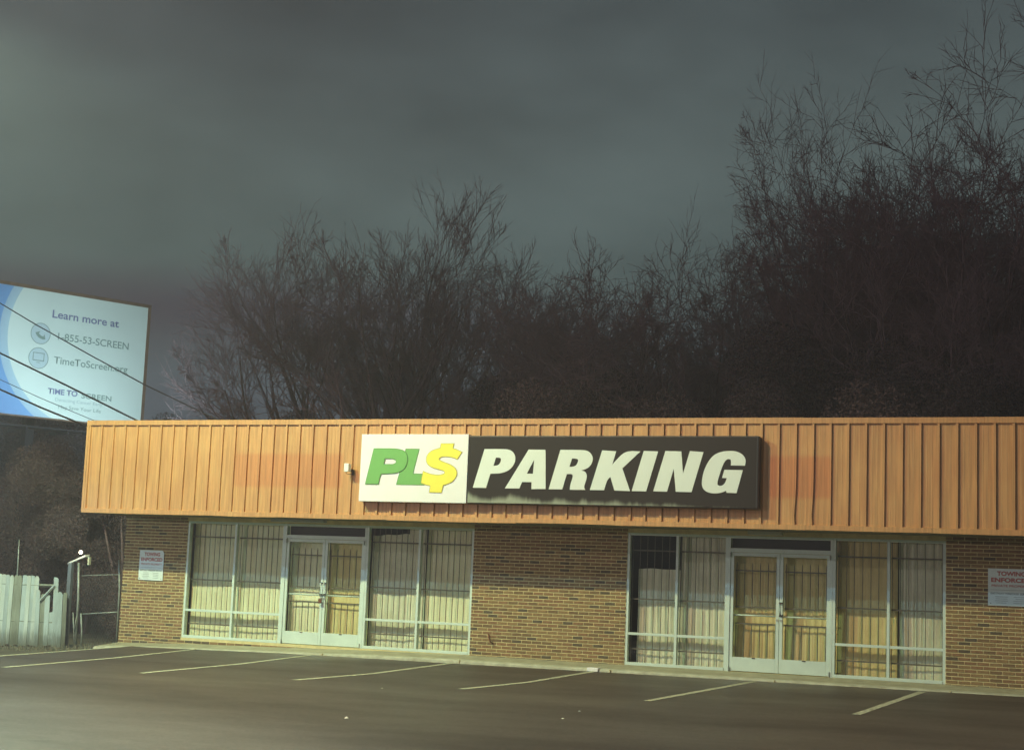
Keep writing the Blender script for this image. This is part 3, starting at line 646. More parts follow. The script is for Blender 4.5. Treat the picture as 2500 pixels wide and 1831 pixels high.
# ------------------------------------------------------------------ flat print: text
def text_obj(name, s, x0, x1, zbase, cap, y, material, parent, fat=0.0, xf=None, align=None):
    cu = bpy.data.curves.new(name, 'FONT'); cu.body = s; cu.size = 1.0; cu.extrude = 0.0; cu.offset = fat/ (cap/0.729) if cap else 0
    tmp = bpy.data.objects.new(name+'_tmp', cu); COL.objects.link(tmp); bpy.context.view_layer.update()
    me = bpy.data.meshes.new_from_object(tmp.evaluated_get(bpy.context.evaluated_depsgraph_get())); me.name = name
    bpy.data.objects.remove(tmp); bpy.data.curves.remove(cu)
    co = np.empty(len(me.vertices)*3, np.float32); me.vertices.foreach_get('co', co); co = co.reshape(-1, 3)
    mnx, mxx = co[:, 0].min(), co[:, 0].max(); sx = (x1-x0)/(mxx-mnx); sz = cap/0.729
    X_ = x0 + (co[:, 0]-mnx)*sx; Z_ = zbase + co[:, 1]*sz
    me.vertices.foreach_set('co', np.stack([X_, np.full_like(X_, y), Z_], 1).astype(np.float32).ravel())
    me.materials.clear(); me.materials.append(material); me.update()
    o = link(bpy.data.objects.new(name, me), parent)
    return o
def towing(x0, x1, z0, z1, label, chip):
    t = empty('towing_sign', (x0, -0.03, z0)); tag(t, label, 'sign', 'towing notices on the brick wall'); w, h = x1-x0, z1-z0
    mb = MB(); c = 0.05
    pts = [(0, 0), (w, 0), (w, h-c), (w-c*0.8, h), (0, h)] if chip else [(0, 0), (w, 0), (w, h), (0, h)]
    n = len(pts); mb.v = [(p[0], 0.0, p[1]) for p in pts]+[(p[0], -0.006, p[1]) for p in pts]
    mb.f = [tuple(range(n))[::-1], tuple(range(n, 2*n))] + [(i, (i+1) % n, n+(i+1) % n, n+i) for i in range(n)]; mb.mi = [0]*len(mb.f)
    bd = mb.build('sign_board', M_towing, t); y = -0.008
    U = lambda a: a*w; V = lambda a: a*h
    text_obj('sign_text', 'TOWING', U(.20), U(.84), V(.815), V(.115), y, M_red, bd, 0.004)
    text_obj('sign_text', 'ENFORCED', U(.07), U(.95), V(.64), V(.115), y, M_red, bd, 0.004)
    text_obj('sign_text', 'PRIVATE PROPERTY', U(.08), U(.94), V(.51), V(.062), y, M_red, bd, 0.001)
    text_obj('sign_text', 'EASTWAY WRECKER SERVICE', U(.06), U(.95), V(.305), V(.055), y, M_grey, bd, 0.001)
    d = MB()
    d.box(U(.07), U(.94), y-0.001, y, V(.42), V(.432))
    for cx0, cx1 in ((.14, .46), (.56, .86)):
        for r_ in range(4):
            s_ = random.uniform(.0, .05); d.box(U(cx0+s_), U(cx1-s_), y-0.001, y, V(.235-.055*r_), V(.252-.055*r_))
    d.build('small_print', M_lgrey, bd)
    d = MB()
    for a in ((.06, .06), (.94, .06)): d.tube([(U(a[0]), -.006, V(a[1])), (U(a[0]), -.012, V(a[1]))], .008, 8)
    d.build('screw', M_steel, bd)
    return t
tl = towing(-1.185, -0.555, 1.17, 1.81, 'towing notice left of the first window, its top right corner bent back', True)
tr = towing(16.52, 17.26, 1.385, 2.015, 'towing notice on the brick wall at the right edge of the building front', False)

# ------------------------------------------------------------------ wooden fence on the left
fence = empty('wooden_fence', (0, 0, 0)); tag(fence, 'weathered pale picket fence with broken uneven boards left of the gate', 'fence')
A_, B_ = Vector((-3.06, 0.02, 0)), Vector((-9.5, -1.9, 0)); d_ = (B_-A_).normalized(); L_ = (B_-A_).length; nrm = Vector((-d_.y, d_.x, 0))
if nrm.y > 0: nrm = -nrm
s_ = 0.0; i = 0
heights = [1.10, 1.12, 1.42, 0.62, 1.0, 1.06, 1.14, 1.42]
while s_ < L_:
    w_ = random.uniform(.075, .112); hgt = heights[i] if i < len(heights) else 1.56 + random.uniform(-.045, .03)
    if i < len(heights): hgt += 0.10
    base = A_ + d_*s_; tilt = random.uniform(-.006, .006) + (0.03 if i < 7 else 0.0); yo = random.uniform(-.012, .012)
    top = hgt; pts = []
    p0 = base + nrm*(0.0+yo); zb = G(base.x, base.y) - 0.02 + random.uniform(0, .05)
    gap = w_ - random.uniform(-0.004, 0.006); cut = random.choice((0.02, 0.03, 0.0, 0.05)); sk = random.uniform(-.04, .04)
    poly = [(0, 0), (gap, 0), (gap, top-cut-sk*0.5), (gap*0.7, top), (gap*0.3, top+sk*0.3), (0, top-cut+sk*0.5)]
    mb = MB(); n = len(poly)
    for off in (0.0, 0.018):
        for (u, z) in poly:
            q = p0 + d_*(u + tilt*z) - nrm*off; mb.v.append((q.x, q.y, zb+z))
    mb.f = [tuple(range(n)), tuple(range(n, 2*n))[::-1]] + [(i_, n+i_, n+(i_+1) % n, (i_+1) % n) for i_ in range(n)]; mb.mi = [0]*len(mb.f)
    o = mb.build('picket', random.choices((M_wood, M_wood3, M_wood2), (3, 2, 2))[0], fence)
    if i == 2: o['label'] = 'tall leftover picket with a gap beside it'
    s_ += w_; i += 1
for z in (0.15, 0.95):
    mb = MB(); a = A_ - nrm*0.035 + d_*0.3; b = B_ - nrm*0.035
    mb.tube([(a.x, a.y, z), (b.x, b.y, z)], 0.035, 4); mb.build('rail', M_wood2, fence)
mb = MB(); q0 = A_+d_*0.62; q1 = A_+d_*0.32   # split board lying across the gap
mb.tube([(q0.x, q0.y-.03, 0.62), (q1.x, q1.y-.03, 0.96)], 0.028, 4); mb.build('split_board', M_wood, fence)

# chain link gate between the fence and the wall
gate = empty('chain_link_gate', (-2.3, 0.1, 0)); tag(gate, 'dark sagging chain link gate between the picket fence and the brick wall', 'gate'); gate.location = (0, 0, 0)
def pipe(pts, r_, name, par, m_=None): mb = MB(); mb.tube(pts, r_, 8); return mb.build(name, m_ or M_galv, par, smooth=True)
pipe([(-2.91, .1, 1.48), (-2.85, .1, 0.7), (-2.83, .1, -0.4)], .026, 'gate_post', gate)
pipe([(-1.83, .1, 1.58), (-1.76, .1, 0.95), (-1.74, .1, -0.38)], .02, 'gate_post', gate)
pipe([(-2.80, .1, 1.20), (-1.80, .1, 1.26)], .012, 'gate_rail', gate); pipe([(-2.76, .1, 0.36), (-1.76, .1, 0.45)], .015, 'gate_rail', gate)
pipe([(-2.95, .08, .39), (-2.90, .08, 0.05), (-2.84, .08, -.38)], .014, 'gate_brace', gate); pipe([(-2.72, .06, .38), (-2.66, .06, 0.0), (-2.64, .06, -.38)], .018, 'gate_brace', gate)
pipe([(-2.83, .06, .30), (-2.86, .06, 0.0)], .012, 'gate_brace', gate)
mb = MB()   # woven wire: two families of slanted strands
def strand(x0_, z0_, x1_, z1_, yy): 
    w2 = 0.0020; mb.quad((x0_-w2, yy, z0_), (x0_+w2, yy, z0_), (x1_+w2, yy, z1_), (x1_-w2, yy, z1_))
zl, zh, xa, xb = -0.36, 1.21, -2.80, -1.78; p = 0.07
for s in (1, -1):
    c0 = xa - (zh-zl)*0.6
    while c0 < xb + (zh-zl)*0.6:
        pts = []
        za, zb2 = zl, zh
        def xat(z): return c0 + s*(z-(zl if s > 0 else zl))*0.6 + (0 if s > 0 else (zh-zl)*0.6)
        steps = 12
        for k_ in range(steps):
            z0_, z1_ = zl+(zh-zl)*k_/steps, zl+(zh-zl)*(k_+1)/steps; a_, b_ = xat(z0_), xat(z1_)
            if min(a_, b_) > xa and max(a_, b_) < xb: strand(a_, z0_, b_, z1_, 0.1+0.02*math.sin(z0_*3+a_*4)+s*0.003)
        c0 += p
wm = mb.build('wire_mesh', M_wmesh, gate); wm['kind'] = 'stuff'
# tall blue-grey post at the end of the fence
mb = MB(); mb.box(-3.235, -3.135, 0.14, 0.24, -0.42, 1.47); fp = mb.build('fence_post', mat('blue_grey_post', (0.15, 0.18, 0.22), 0.8, noise=0.3), None, bevel=0.01)
tag(fp, 'square blue-grey post where the picket fence meets the gate', 'post')
mb = MB(); mb.tube([(-4.62, .1, 1.95), (-4.60, .1, 1.4), (-4.56, .1, -.4)], [.010, .016, .018], 8); tp = mb.build('thin_pole', M_galv, None, smooth=True)
tag(tp, 'thin bare metal pole rising above the picket fence', 'pole')
# yard lamp on its own post further back
yl = empty('yard_lamp', (-3.75, 1.2, -0.37)); tag(yl, 'small lit yard lamp on a post behind the chain link gate', 'lamp'); yl.location = (0, 0, 0)
pipe([(-3.96, 1.2, -.37), (-3.95, 1.2, 1.45)], .03, 'post', yl, M_steel)
mb = MB(); mb.v = [(-4.06, 1.16, 1.44), (-3.58, 1.16, 1.62), (-3.60, 1.16, 1.66), (-4.06, 1.16, 1.475), (-4.06, 1.32, 1.46), (-3.58, 1.32, 1.64), (-3.60, 1.32, 1.68), (-4.06, 1.32, 1.495)]
mb.f = [(0,1,2,3), (4,7,6,5), (0,4,5,1), (3,2,6,7), (1,5,6,2), (0,3,7,4)]; mb.mi = [0]*6; mb.build('reflector', mat('reflector_white', (0.7, 0.72, 0.7), 0.4), yl)
bm = bmesh.new(); bmesh.ops.create_uvsphere(bm, u_segments=12, v_segments=8, radius=0.042)
for v in bm.verts: v.co += Vector((-3.72, 1.16, 1.72))
me = bpy.data.meshes.new('bulb'); bm.to_mesh(me); bm.free(); me.materials.append(M_bulb); link(bpy.data.objects.new('bulb', me), yl)
ypl = lamp('yard_lamp_light', (-3.72, 1.0, 1.76), 2, (1.0, 0.85, 0.6), 0.05); ypl.parent = yl
boxobj('side_reflector', mat('reflector_cream', (0.6, 0.62, 0.45), 0.5), yl, -3.50, -3.46, 1.15, 1.22, 1.44, 1.62)

# ------------------------------------------------------------------ billboard
bb = empty('billboard', (-12.672, 15.0, 0.0)); ang = math.atan2(4.9066663, 2.09263947)   # local +x runs from the face's left end to its right end
bb.rotation_euler = (0, 0, ang); bb.rotation_euler[2] = ang
tag(bb, 'large pale blue roadside billboard with a screening advertisement seen at a slant', 'billboard')
def bbmat():
    M = bpy.data.materials.new('billboard_print'); M.use_nodes = True; N, Lk = M.node_tree.nodes, M.node_tree.links
    b = N['Principled BSDF']; b.inputs['Roughness'].default_value = 0.55
    tc = N.new('ShaderNodeTexCoord'); s = N.new('ShaderNodeSeparateXYZ'); Lk.new(tc.outputs['Object'], s.inputs[0])
    cmb = N.new('ShaderNodeCombineXYZ'); Lk.new(s.outputs['X'], cmb.inputs[0]); Lk.new(s.outputs['Z'], cmb.inputs[2])
    d = N.new('ShaderNodeVectorMath'); d.operation = 'DISTANCE'; d.inputs[1].default_value = (-2.11, 0, 8.64); Lk.new(cmb.outputs[0], d.inputs[0])
    mr = N.new('ShaderNodeMapRange'); mr.inputs[1].default_value = 2.0; mr.inputs[2].default_value = 4.0; Lk.new(d.outputs['Value'], mr.inputs[0])
    gt = N.new('ShaderNodeMath'); gt.operation = 'LESS_THAN'; gt.inputs[1].default_value = -2.11; Lk.new(s.outputs['X'], gt.inputs[0])
    ml = N.new('ShaderNodeMath'); ml.operation = 'MULTIPLY'; Lk.new(mr.outputs[0], ml.inputs[0]); Lk.new(gt.outputs[0], ml.inputs[1])
    r = N.new('ShaderNodeValToRGB'); r.color_ramp.interpolation = 'LINEAR'; e = r.color_ramp.elements
    e[0].position = 0.0; e[0].color = (0.70, 0.78, 0.72, 1); e[1].position = 1.0; e[1].color = (0.12, 0.26, 0.52, 1)
    for p, c in ((0.414, (0.70, 0.78, 0.72, 1)), (0.418, (0.43, 0.58, 0.66, 1)), (0.555, (0.36, 0.50, 0.62, 1)), (0.56, (0.16, 0.33, 0.60, 1))):
        q = e.new(p); q.color = c
    Lk.new(ml.outputs[0], r.inputs[0])
    t = N.new('ShaderNodeTexNoise'); t.inputs['Scale'].default_value = 0.9; t.inputs['Detail'].default_value = 5; Lk.new(tc.outputs['Object'], t.inputs['Vector'])
    rr = N.new('ShaderNodeMapRange'); rr.inputs[3].default_value = 0.9; rr.inputs[4].default_value = 1.05; Lk.new(t.outputs['Fac'], rr.inputs[0])
    sc = N.new('ShaderNodeVectorMath'); sc.operation = 'SCALE'; Lk.new(r.outputs[0], sc.inputs[0]); Lk.new(rr.outputs[0], sc.inputs['Scale'])
    Lk.new(sc.outputs[0], b.inputs['Base Color']); return M
BL = -14.63; BZ0, BZ1 = 6.04, 10.12
pn = boxobj('poster_panel', bbmat(), bb, BL, 0.0, 0.0, 0.25, BZ0, BZ1)
fr = MB(); fr.box(BL-.1, 0.10, -0.03, 0.27, BZ1, BZ1+0.11); fr.box(0.0, 0.10, -0.03, 0.27, BZ0-0.05, BZ1); fr.box(BL-.1, BL, -0.03, 0.27, BZ0-0.05, BZ1); fr.box(BL, 0, 0.0, 0.27, BZ0-.05, BZ0)
fr.build('frame', M_bbframe, bb)
M_bbt = mat('billboard_text_green', (0.20, 0.29, 0.25), 0.6); M_bbp = mat('billboard_text_purple', (0.17, 0.19, 0.33), 0.6); M_bbl = mat('billboard_text_pale', (0.36, 0.45, 0.44), 0.6)
M_bbc = mat('billboard_icon', (0.50, 0.60, 0.62), 0.6)
ty = -0.004
text_obj('poster_text', 'Learn more at', -3.47, -1.06, 9.30, 0.26, ty, M_bbp, pn, 0.006)
text_obj('poster_text', '1-855-53-SCREEN', -3.22, -0.64, 8.60, 0.24, ty, M_bbt, pn, 0.003)
text_obj('poster_text', 'TimeToScreen.org', -3.30, -0.62, 7.82, 0.24, ty, M_bbt, pn, 0.003)
text_obj('poster_text', 'TIME TO', -3.43, -2.38, 6.83, 0.18, ty, M_bbp, pn, 0.007)
text_obj('poster_text', 'SCREEN', -2.24, -1.14, 6.80, 0.18, ty, M_bbt, pn, 0.004)
text_obj('poster_text', 'Detecting Cancer Early', -3.15, -1.45, 6.61, 0.11, ty, M_bbl, pn, 0.0)
text_obj('poster_text', 'May Save Your Life', -3.02, -1.50, 6.38, 0.12, ty, M_bbt, pn, 0.0)
def disc(cx, cz, r_, y, n=40): return [(cx+r_*math.cos(6.2832*i/n), cz+r_*math.sin(6.2832*i/n)) for i in range(n)]
def icon(cx, cz):
    poly_obj('icon_ring', [disc(cx, cz, .345, 0), disc(cx, cz, .325, 0)], -0.006, 0.002, M_bbt, pn); return poly_obj('icon_disc', [disc(cx, cz, .325, 0)], -0.004, 0.002, M_bbc, pn)
icon(-3.83, 8.72); icon(-3.84, 7.92)
ph = []   # telephone handset: a curved bar with two lobes
for i in range(13):
    t = R(200 + 85*i/12); ph.append((-3.83+0.10+.30*math.cos(t), 8.72+0.12+.30*math.sin(t)))
for i in range(13):
    t = R(285 - 85*i/12); rr_ = .20 - (0.06 if i in (0, 1, 11, 12) else 0); ph.append((-3.83+0.10+rr_*math.cos(t), 8.72+0.12+rr_*math.sin(t)))
poly_obj('icon_handset', [ph], -0.007, 0.002, M_bbt, pn)
def rct(x0, x1, z0, z1): return [(x0, z0), (x1, z0), (x1, z1), (x0, z1)]
poly_obj('icon_monitor', [rct(-4.04, -3.64, 7.83, 8.10), rct(-4.015, -3.665, 7.86, 8.075)], -0.007, 0.002, M_bbt, pn)
poly_obj('icon_monitor_foot', [rct(-3.90, -3.78, 7.77, 7.79)], -0.007, 0.002, M_bbt, pn)
M_bbsteel = mat('billboard_steel', (0.018, 0.016, 0.018), 0.9, spec=0.1)
# structure below: catwalk, stringers, columns, floodlights
cw = MB(); cw.box(BL, 0.1, -0.95, -0.25, 5.60, 5.65)
for x in np.arange(BL+.3, 0, 1.4): cw.box(x, x+.05, -0.95, 0.3, 5.50, 5.60)
cw.build('catwalk', M_bbsteel, bb)
for x in (-12.6, -8.2, -3.8):
    c_ = MB(); c_.box(x-.14, x+.14, 0.28, 0.56, -1.0, 9.6); c_.build('column', M_bbsteel, bb)
for x in (-12.2, -7.4, -2.6):
    fl = MB(); fl.tube([(x, -.9, 5.60), (x, -4.2, 4.6)], .03, 6); fl.box(x-.22, x+.22, -4.42, -4.18, 4.52, 4.64)
    f_ = fl.build('floodlight', M_bbsteel, bb)
    ld = bpy.data.lights.new('floodlight_light', 'AREA'); ld.energy = 400; ld.color = (0.66, 0.92, 1.0); ld.size = 0.35
    lo = bpy.data.objects.new('floodlight_light', ld); link(lo, f_)
    lo.location = (x, -4.3, 4.67); lo.rotation_euler = Vector((0, -4.3, -4.2)).to_track_quat('Z', 'Y').to_euler()

# ------------------------------------------------------------------ overhead cables
cab = [([(-13.4, 6, 9.75), (-11.03, 6, 8.64), (-9.66, 6, 7.97), (-7.75, 6, 7.09), (-5.92, 6, 6.27), (-3.0, 6, 5.1), (-1.0, 6, 4.4)], .017, 'thin black cable crossing the upper part of the billboard'),
       ([(-13.6, 6, 8.33), (-10.88, 6, 7.21), (-8.51, 6, 6.28), (-6.07, 6, 5.3), (-4.0, 6, 4.52), (-3.0, 6, 4.2)], .026, 'thick black cable crossing the billboard towards the roof corner'),
       ([(-13.4, 6, 7.45), (-10.8, 6, 6.46), (-9.32, 6, 5.92), (-7.56, 6, 5.33), (-5.4, 6, 4.6), (-3.0, 6, 3.9)], .009, 'thinnest cable between the two thick ones at the billboard'),
       ([(-13.4, 6, 7.16), (-10.77, 6, 6.18), (-9.29, 6, 5.66), (-7.99, 6, 5.24), (-5.6, 6, 4.45), (-3.0, 6, 3.7)], .027, 'thick black cable crossing the blue bottom corner of the billboard')]
for pts, r_, lb in cab:
    mb = MB(); mb.tube(pts, r_, 6); o = mb.build('overhead_cable', M_wire, None, smooth=True); tag(o, lb, 'cable', 'cables in front of the billboard')

# ------------------------------------------------------------------ litter and weeds
for (x, y, s, lb) in ((12.05, -7.9, .022, 'small pale scrap of litter on the asphalt right of centre'), (9.95, -10.6, .036, 'white scrap of litter on the asphalt near the bottom of the picture'),
                  (12.2, -8.9, .018, 'tiny pale scrap of litter in the middle of the lot'), (8.3, -6.55, .018, 'tiny scrap of litter beside the end of a bay line')):
    mb = MB(); n = 7; z = G(x, y)+0.006
    ring = [(x+s*random.uniform(.6, 1.3)*math.cos(6.28*i/n), y+s*random.uniform(.6, 1.3)*math.sin(6.28*i/n), z+random.uniform(0, .012)) for i in range(n)]
    mb.v = ring+[(x+s*.2, y, z+s*0.9)]; mb.f = [(i, (i+1) % n, n) for i in range(n)]+[tuple(range(n))[::-1]]; mb.mi = [0]*(n+1)
    o = mb.build('litter', M_litter); tag(o, lb, 'litter', 'scraps of litter on the asphalt')
mb = MB()
for _ in range(2600):
    t = random.random(); x = -1.3 - 8*t**1.3; y = -0.25 + 0.29*(x+1.7) + random.gauss(0, .28); 
    if x > -2.0: y = random.uniform(-.6, 0.6)
    z = G(x, y)-.03; h = random.uniform(.03, .16); a = random.uniform(0, 6.28); w = .006; lx, ly = random.gauss(0, .04), random.gauss(0, .04)
    mb.v += [(x-w*math.cos(a), y-w*math.sin(a), z), (x+w*math.cos(a), y+w*math.sin(a), z), (x+lx, y+ly, z+h)]
    n = len(mb.v); mb.f.append((n-3, n-2, n-1)); mb.mi.append(0)
wd = mb.build('dry_weeds', M_reed); tag(wd, 'dry weeds and dead leaves along the foot of the picket fence', 'weeds', kind='stuff')

# ------------------------------------------------------------------ trees
def unit(a): return a/np.maximum(np.linalg.norm(a, axis=1, keepdims=True), 1e-9)
def perp(d, az):
    ref = np.where(np.abs(d[:, 2:3]) < .9, np.array([[0, 0, 1.]]), np.array([[1., 0, 0]])); a = unit(np.cross(d, ref)); b = np.cross(d, a)
    return a*np.cos(az)[:, None] + b*np.sin(az)[:, None]
def grow(levels, start, rg, env=None):
    """levels: list of dicts(children, ratio, angle, up, wig, seg, t0); start: list of (p, d, L, r). returns polylines per level"""
    P = np.array([s[0] for s in start], float); D = unit(np.array([s[1] for s in start], float)); L = np.array([s[2] for s in start], float); Rr = np.array([s[3] for s in start], float)
    out = []
    for li, lv in enumerate(levels):
        n = len(P); k = lv['seg']; pts = np.zeros((n, k+1, 3)); dirs = np.zeros((n, k+1, 3)); pts[:, 0] = P; dirs[:, 0] = D; d = D.copy()
        for j in range(k):
            d = unit(d + rg.normal(0, lv['wig'], (n, 3)) + np.array([[0, 0, lv['up']]])); pts[:, j+1] = pts[:, j] + d*(L/k)[:, None]; dirs[:, j+1] = d
        tt = np.linspace(0, 1, k+1)[None]; rad = Rr[:, None]*(1 - tt*(1-lv.get('tip', .35)))
        out.append((pts, rad))
        if li == len(levels)-1: break
        c = levels[li+1]; m_ = c['n']
        t = c.get('t0', .2) + (1-c.get('t0', .2))*((np.arange(m_)[None]+rg.random((n, m_)))/m_)
        t = np.clip(t, 0, .999); idx = np.floor(t*k).astype(int); fr_ = t*k-idx; ar = np.arange(n)[:, None]
        p = pts[ar, idx]*(1-fr_[..., None]) + pts[ar, idx+1]*fr_[..., None]; dd = dirs[ar, idx+1]
        rr_ = (rad[ar, idx]*(1-fr_)+rad[ar, idx+1]*fr_)
        P = p.reshape(-1, 3); dd = unit(dd.reshape(-1, 3)); nn = len(P); az = rg.random(nn)*2*np.pi
        an = np.radians(c['ang']*(1+rg.normal(0, .22, nn)));
        if c.get('cont'): an = an*np.where(np.tile(np.arange(m_), n) == m_-1, .35, 1.0)
        D = unit(dd*np.cos(an)[:, None] + perp(dd, az)*np.sin(an)[:, None])
        L2 = (np.repeat(L, m_).reshape(n, m_)*c['ratio']*(1-c.get('taper', .45)*t)*(1+rg.normal(0, .18, (n, m_)))).reshape(-1); L = np.maximum(L2, .08)
        Rr = np.minimum(rr_.reshape(-1)*c.get('rr', .6), 1); Rr = np.maximum(Rr, c.get('rmin', .004))
        if env is not None:      # keep the crown inside a lumpy rounded outline
            q = P - np.array([env[0], 0, env[1]]); az_ = np.arctan2(q[:, 1], q[:, 0]); el_ = np.arctan2(q[:, 2], np.hypot(q[:, 0], q[:, 1]))
            lump = 1 + .10*np.sin(3*az_+env[4])*np.cos(2*el_) + .09*np.sin(5*el_+2*az_+env[4]*2) + .07*np.sin(9*az_+7*el_)
            e = np.sqrt((q[:, 0]**2+q[:, 1]**2)/env[2]**2 + q[:, 2]**2/env[3]**2)/lump
            tip_ = q + D*L[:, None]*.85; e2 = np.sqrt((tip_[:, 0]**2+tip_[:, 1]**2)/env[2]**2 + tip_[:, 2]**2/env[3]**2)/lump
            L = np.where(e2 > 1.06, L*np.clip((1.10-np.minimum(e, 1.06))/np.maximum(e2-np.minimum(e, 1.06), .05), .10, 1.0), L); L = np.maximum(L, .10); keep = (e < 1.12) | (li == 0)
            P, D, L, Rr = P[keep], D[keep], L[keep], Rr[keep]
    return out
def tubes(polys, sides, sizes=None):
    V = []; F = []; base = 0
    for pts, rad in polys:
        n, k1, _ = pts.shape; T = np.zeros_like(pts); T[:, 1:-1] = pts[:, 2:]-pts[:, :-2]; T[:, 0] = pts[:, 1]-pts[:, 0]; T[:, -1] = pts[:, -1]-pts[:, -2]
        T = unit(T.reshape(-1, 3)); ref = np.where(np.abs(T[:, 2:3]) < .9, np.array([[0, 0, 1.]]), np.array([[1., 0, 0]])); a = unit(np.cross(T, ref)); b = np.cross(T, a)
        an = np.arange(sides)*2*np.pi/sides; ring = (a[:, None]*np.cos(an)[None, :, None] + b[:, None]*np.sin(an)[None, :, None])*rad.reshape(-1)[:, None, None] + pts.reshape(-1, 3)[:, None]
        V.append(ring.reshape(-1, 3)); i0 = (np.arange(n)[:, None, None]*k1 + np.arange(k1-1)[None, :, None])*sides; s = np.arange(sides)[None, None]; s2 = (s+1) % sides
        F.append((np.stack([i0+s, i0+s2, i0+sides+s2, i0+sides+s], -1).reshape(-1, 4)) + base); base += n*k1*sides
    return np.concatenate(V), np.concatenate(F)
def npmesh(name, V, F, material, smooth=True):
    me = bpy.data.meshes.new(name); me.vertices.add(len(V)); me.vertices.foreach_set('co', V.astype(np.float32).ravel()); k = F.shape[1]
    me.loops.add(F.size); me.loops.foreach_set('vertex_index', F.astype(np.int32).ravel()); me.polygons.add(len(F))
    me.polygons.foreach_set('loop_start', np.arange(0, F.size, k, dtype=np.int32)); me.polygons.foreach_set('use_smooth', np.full(len(F), smooth))
    me.materials.append(material); me.update(calc_edges=True); return me
def tree_meshes(levels, start, seed, env=None):
    pl = grow(levels, start, np.random.default_rng(seed), env); V, F = tubes(pl[:2], 7); V2, F2 = tubes(pl[2:3], 4); V3, F3 = tubes(pl[3:], 3)
    return (npmesh('trunk', V, F, M_bark), npmesh('branches', V2, F2, M_bark), npmesh('crown', V3, F3, M_twig))
up = lambda h: (0, 0, h)
def forking(h, seed, rx, cz=.60, rz=.40, ang=27, wig=.05, up=.02, nst=1, ns=(7, 4, 4, 4, 4, 4, 4), tw=.007, lean=(0, 0), sp=.10, trunk=.30, cx=0.0, a1=38, low=.55):
    """a crown that divides again and again into finer branches, rounded off by a lumpy outline"""
    rs = random.Random(seed); L0 = h*trunk; st = []
    for i in range(nst):
        a = 6.28*i/nst + rs.uniform(-.4, .4); st.append(((rs.uniform(-.2, .2), rs.uniform(-.2, .2), -.3), (math.cos(a)*sp*2+lean[0], math.sin(a)*sp*2+lean[1], 1), L0*rs.uniform(.85, 1.15), h*.016))
    lv = [dict(seg=6, wig=wig*.6, up=up, tip=.75)]
    ra = (1.05, .78, .76, .72, .70, .64, .52); t0 = (low, .30, .28, .26, .22, .18, .10); sg = (8, 6, 5, 4, 3, 2, 1); an_ = (a1/ang, 1.15, 1.1, 1.1, 1.1, 1.15, 1.2)
    for k in range(7):
        lv.append(dict(n=ns[k], ratio=ra[k], ang=ang*an_[k], seg=sg[k], wig=wig*(1+.25*k), up=up*(1 if k < 4 else 1.4), t0=t0[k], rr=.62, taper=.15, tip=.5, rmin=(.03, .02, .014, .010, tw*1.15, tw, tw*.72)[k], cont=True))
    return tree_meshes(lv, st, seed, (cx, h*cz, rx, h*rz, seed*1.0))
TR = dict(broom=forking(14, 3, 4.7, nst=3, ang=25, a1=36, ns=(5, 3, 3, 4, 4, 4, 3), wig=.045),
          fork=forking(13, 8, 4.2, cx=-1.3, nst=2, ang=30, a1=42, ns=(4, 3, 3, 4, 4, 4, 3), lean=(-.22, 0), wig=.055, trunk=.36),
          oak=forking(14, 5, 4.2, nst=2, ang=34, a1=52, wig=.10, ns=(7, 4, 4, 4, 4, 4, 3), tw=.008, low=.35),
          tall=forking(17.5, 12, 4.6, cz=.62, rz=.38, nst=2, ang=33, a1=50, wig=.09, ns=(8, 4, 4, 4, 4, 4, 4), tw=.008, low=.35),
          small=forking(11, 21, 3.2, nst=2, ang=36, a1=52, wig=.12, ns=(6, 4, 4, 4, 4, 3, 3), tw=.008), slim=forking(10, 15, 2.1, nst=2, ang=26, a1=30, ns=(5, 3, 3, 4, 4, 4, 3)))
for k_, v_ in TR.items(): print(k_, 'height', round(max(v.co.z for v in v_[2].vertices), 1), 'width', round(max(v.co.x for v in v_[2].vertices)-min(v.co.x for v in v_[2].vertices), 1))
print('tree tris', {k: sum(len(m_.polygons) for m_ in v)*2 for k, v in TR.items()})
gz = -0.3
TH_ = {k_: max(v.co.z for v in v_[2].vertices) for k_, v_ in TR.items()}
def tree(kind, x, y, top, rot, label, group, name='bare_tree', wide=1.0):
    sz = (top-gz)/TH_[kind]; s = sz*wide
    t = empty(name, (x, y, gz)); t.rotation_euler = (0, 0, rot); t.scale = (s, s, sz)
    tag(t, label, 'tree', group)
    for nm, me in zip(('trunk', 'branches', 'crown'), TR[kind]):
        o = bpy.data.objects.new(nm, me); link(o, t)
        if nm != 'trunk': o['kind'] = 'stuff'
    return t
GB = 'bare winter trees behind the building'
tree('fork', -4.6, 15, 13.0, 0.0, 'open bare tree with trunk forking just above the roof, left of the tall dome tree', GB)
tree('broom', -1.8, 15.5, 14.7, 0.3, 'broad dome-shaped bare tree rising behind the logo panel of the sign', GB)
tree('broom', -2.9, 18.5, 13.6, 2.0, 'bare tree filling out the left half of the dome-shaped crown', GB)
tree('broom', 0.3, 18.5, 12.2, 2.1, 'bare tree at the right shoulder of the dome-shaped one', GB)
tree('small', 2.7, 16, 12.1, 1.0, 'lower twisted bare tree above the middle of the sign', GB)
tree('small', 4.7, 15, 12.0, 3.1, 'small bare tree in the dip left of the tall right-hand trees', GB)
tree('oak', 6.5, 17.0, 13.3, 0.5, 'medium bare tree at the left foot of the tallest crown', GB, wide=.8)
tree('tall', 11.2, 16.5, 17.4, 1.2, 'tallest full crown rising at the right above the black sign panel', GB, wide=.78)
tree('oak', 12.9, 19.0, 17.2, 4.0, 'dense bare tree behind the tallest right-hand crown', GB)
tree('tall', 16.3, 16.5, 18.2, 2.2, 'tall bare tree cut by the right edge of the picture', GB)
tree('tall', 19.4, 18.5, 19.0, 5.0, 'bare tree beyond the right edge, only its left twigs showing', GB)
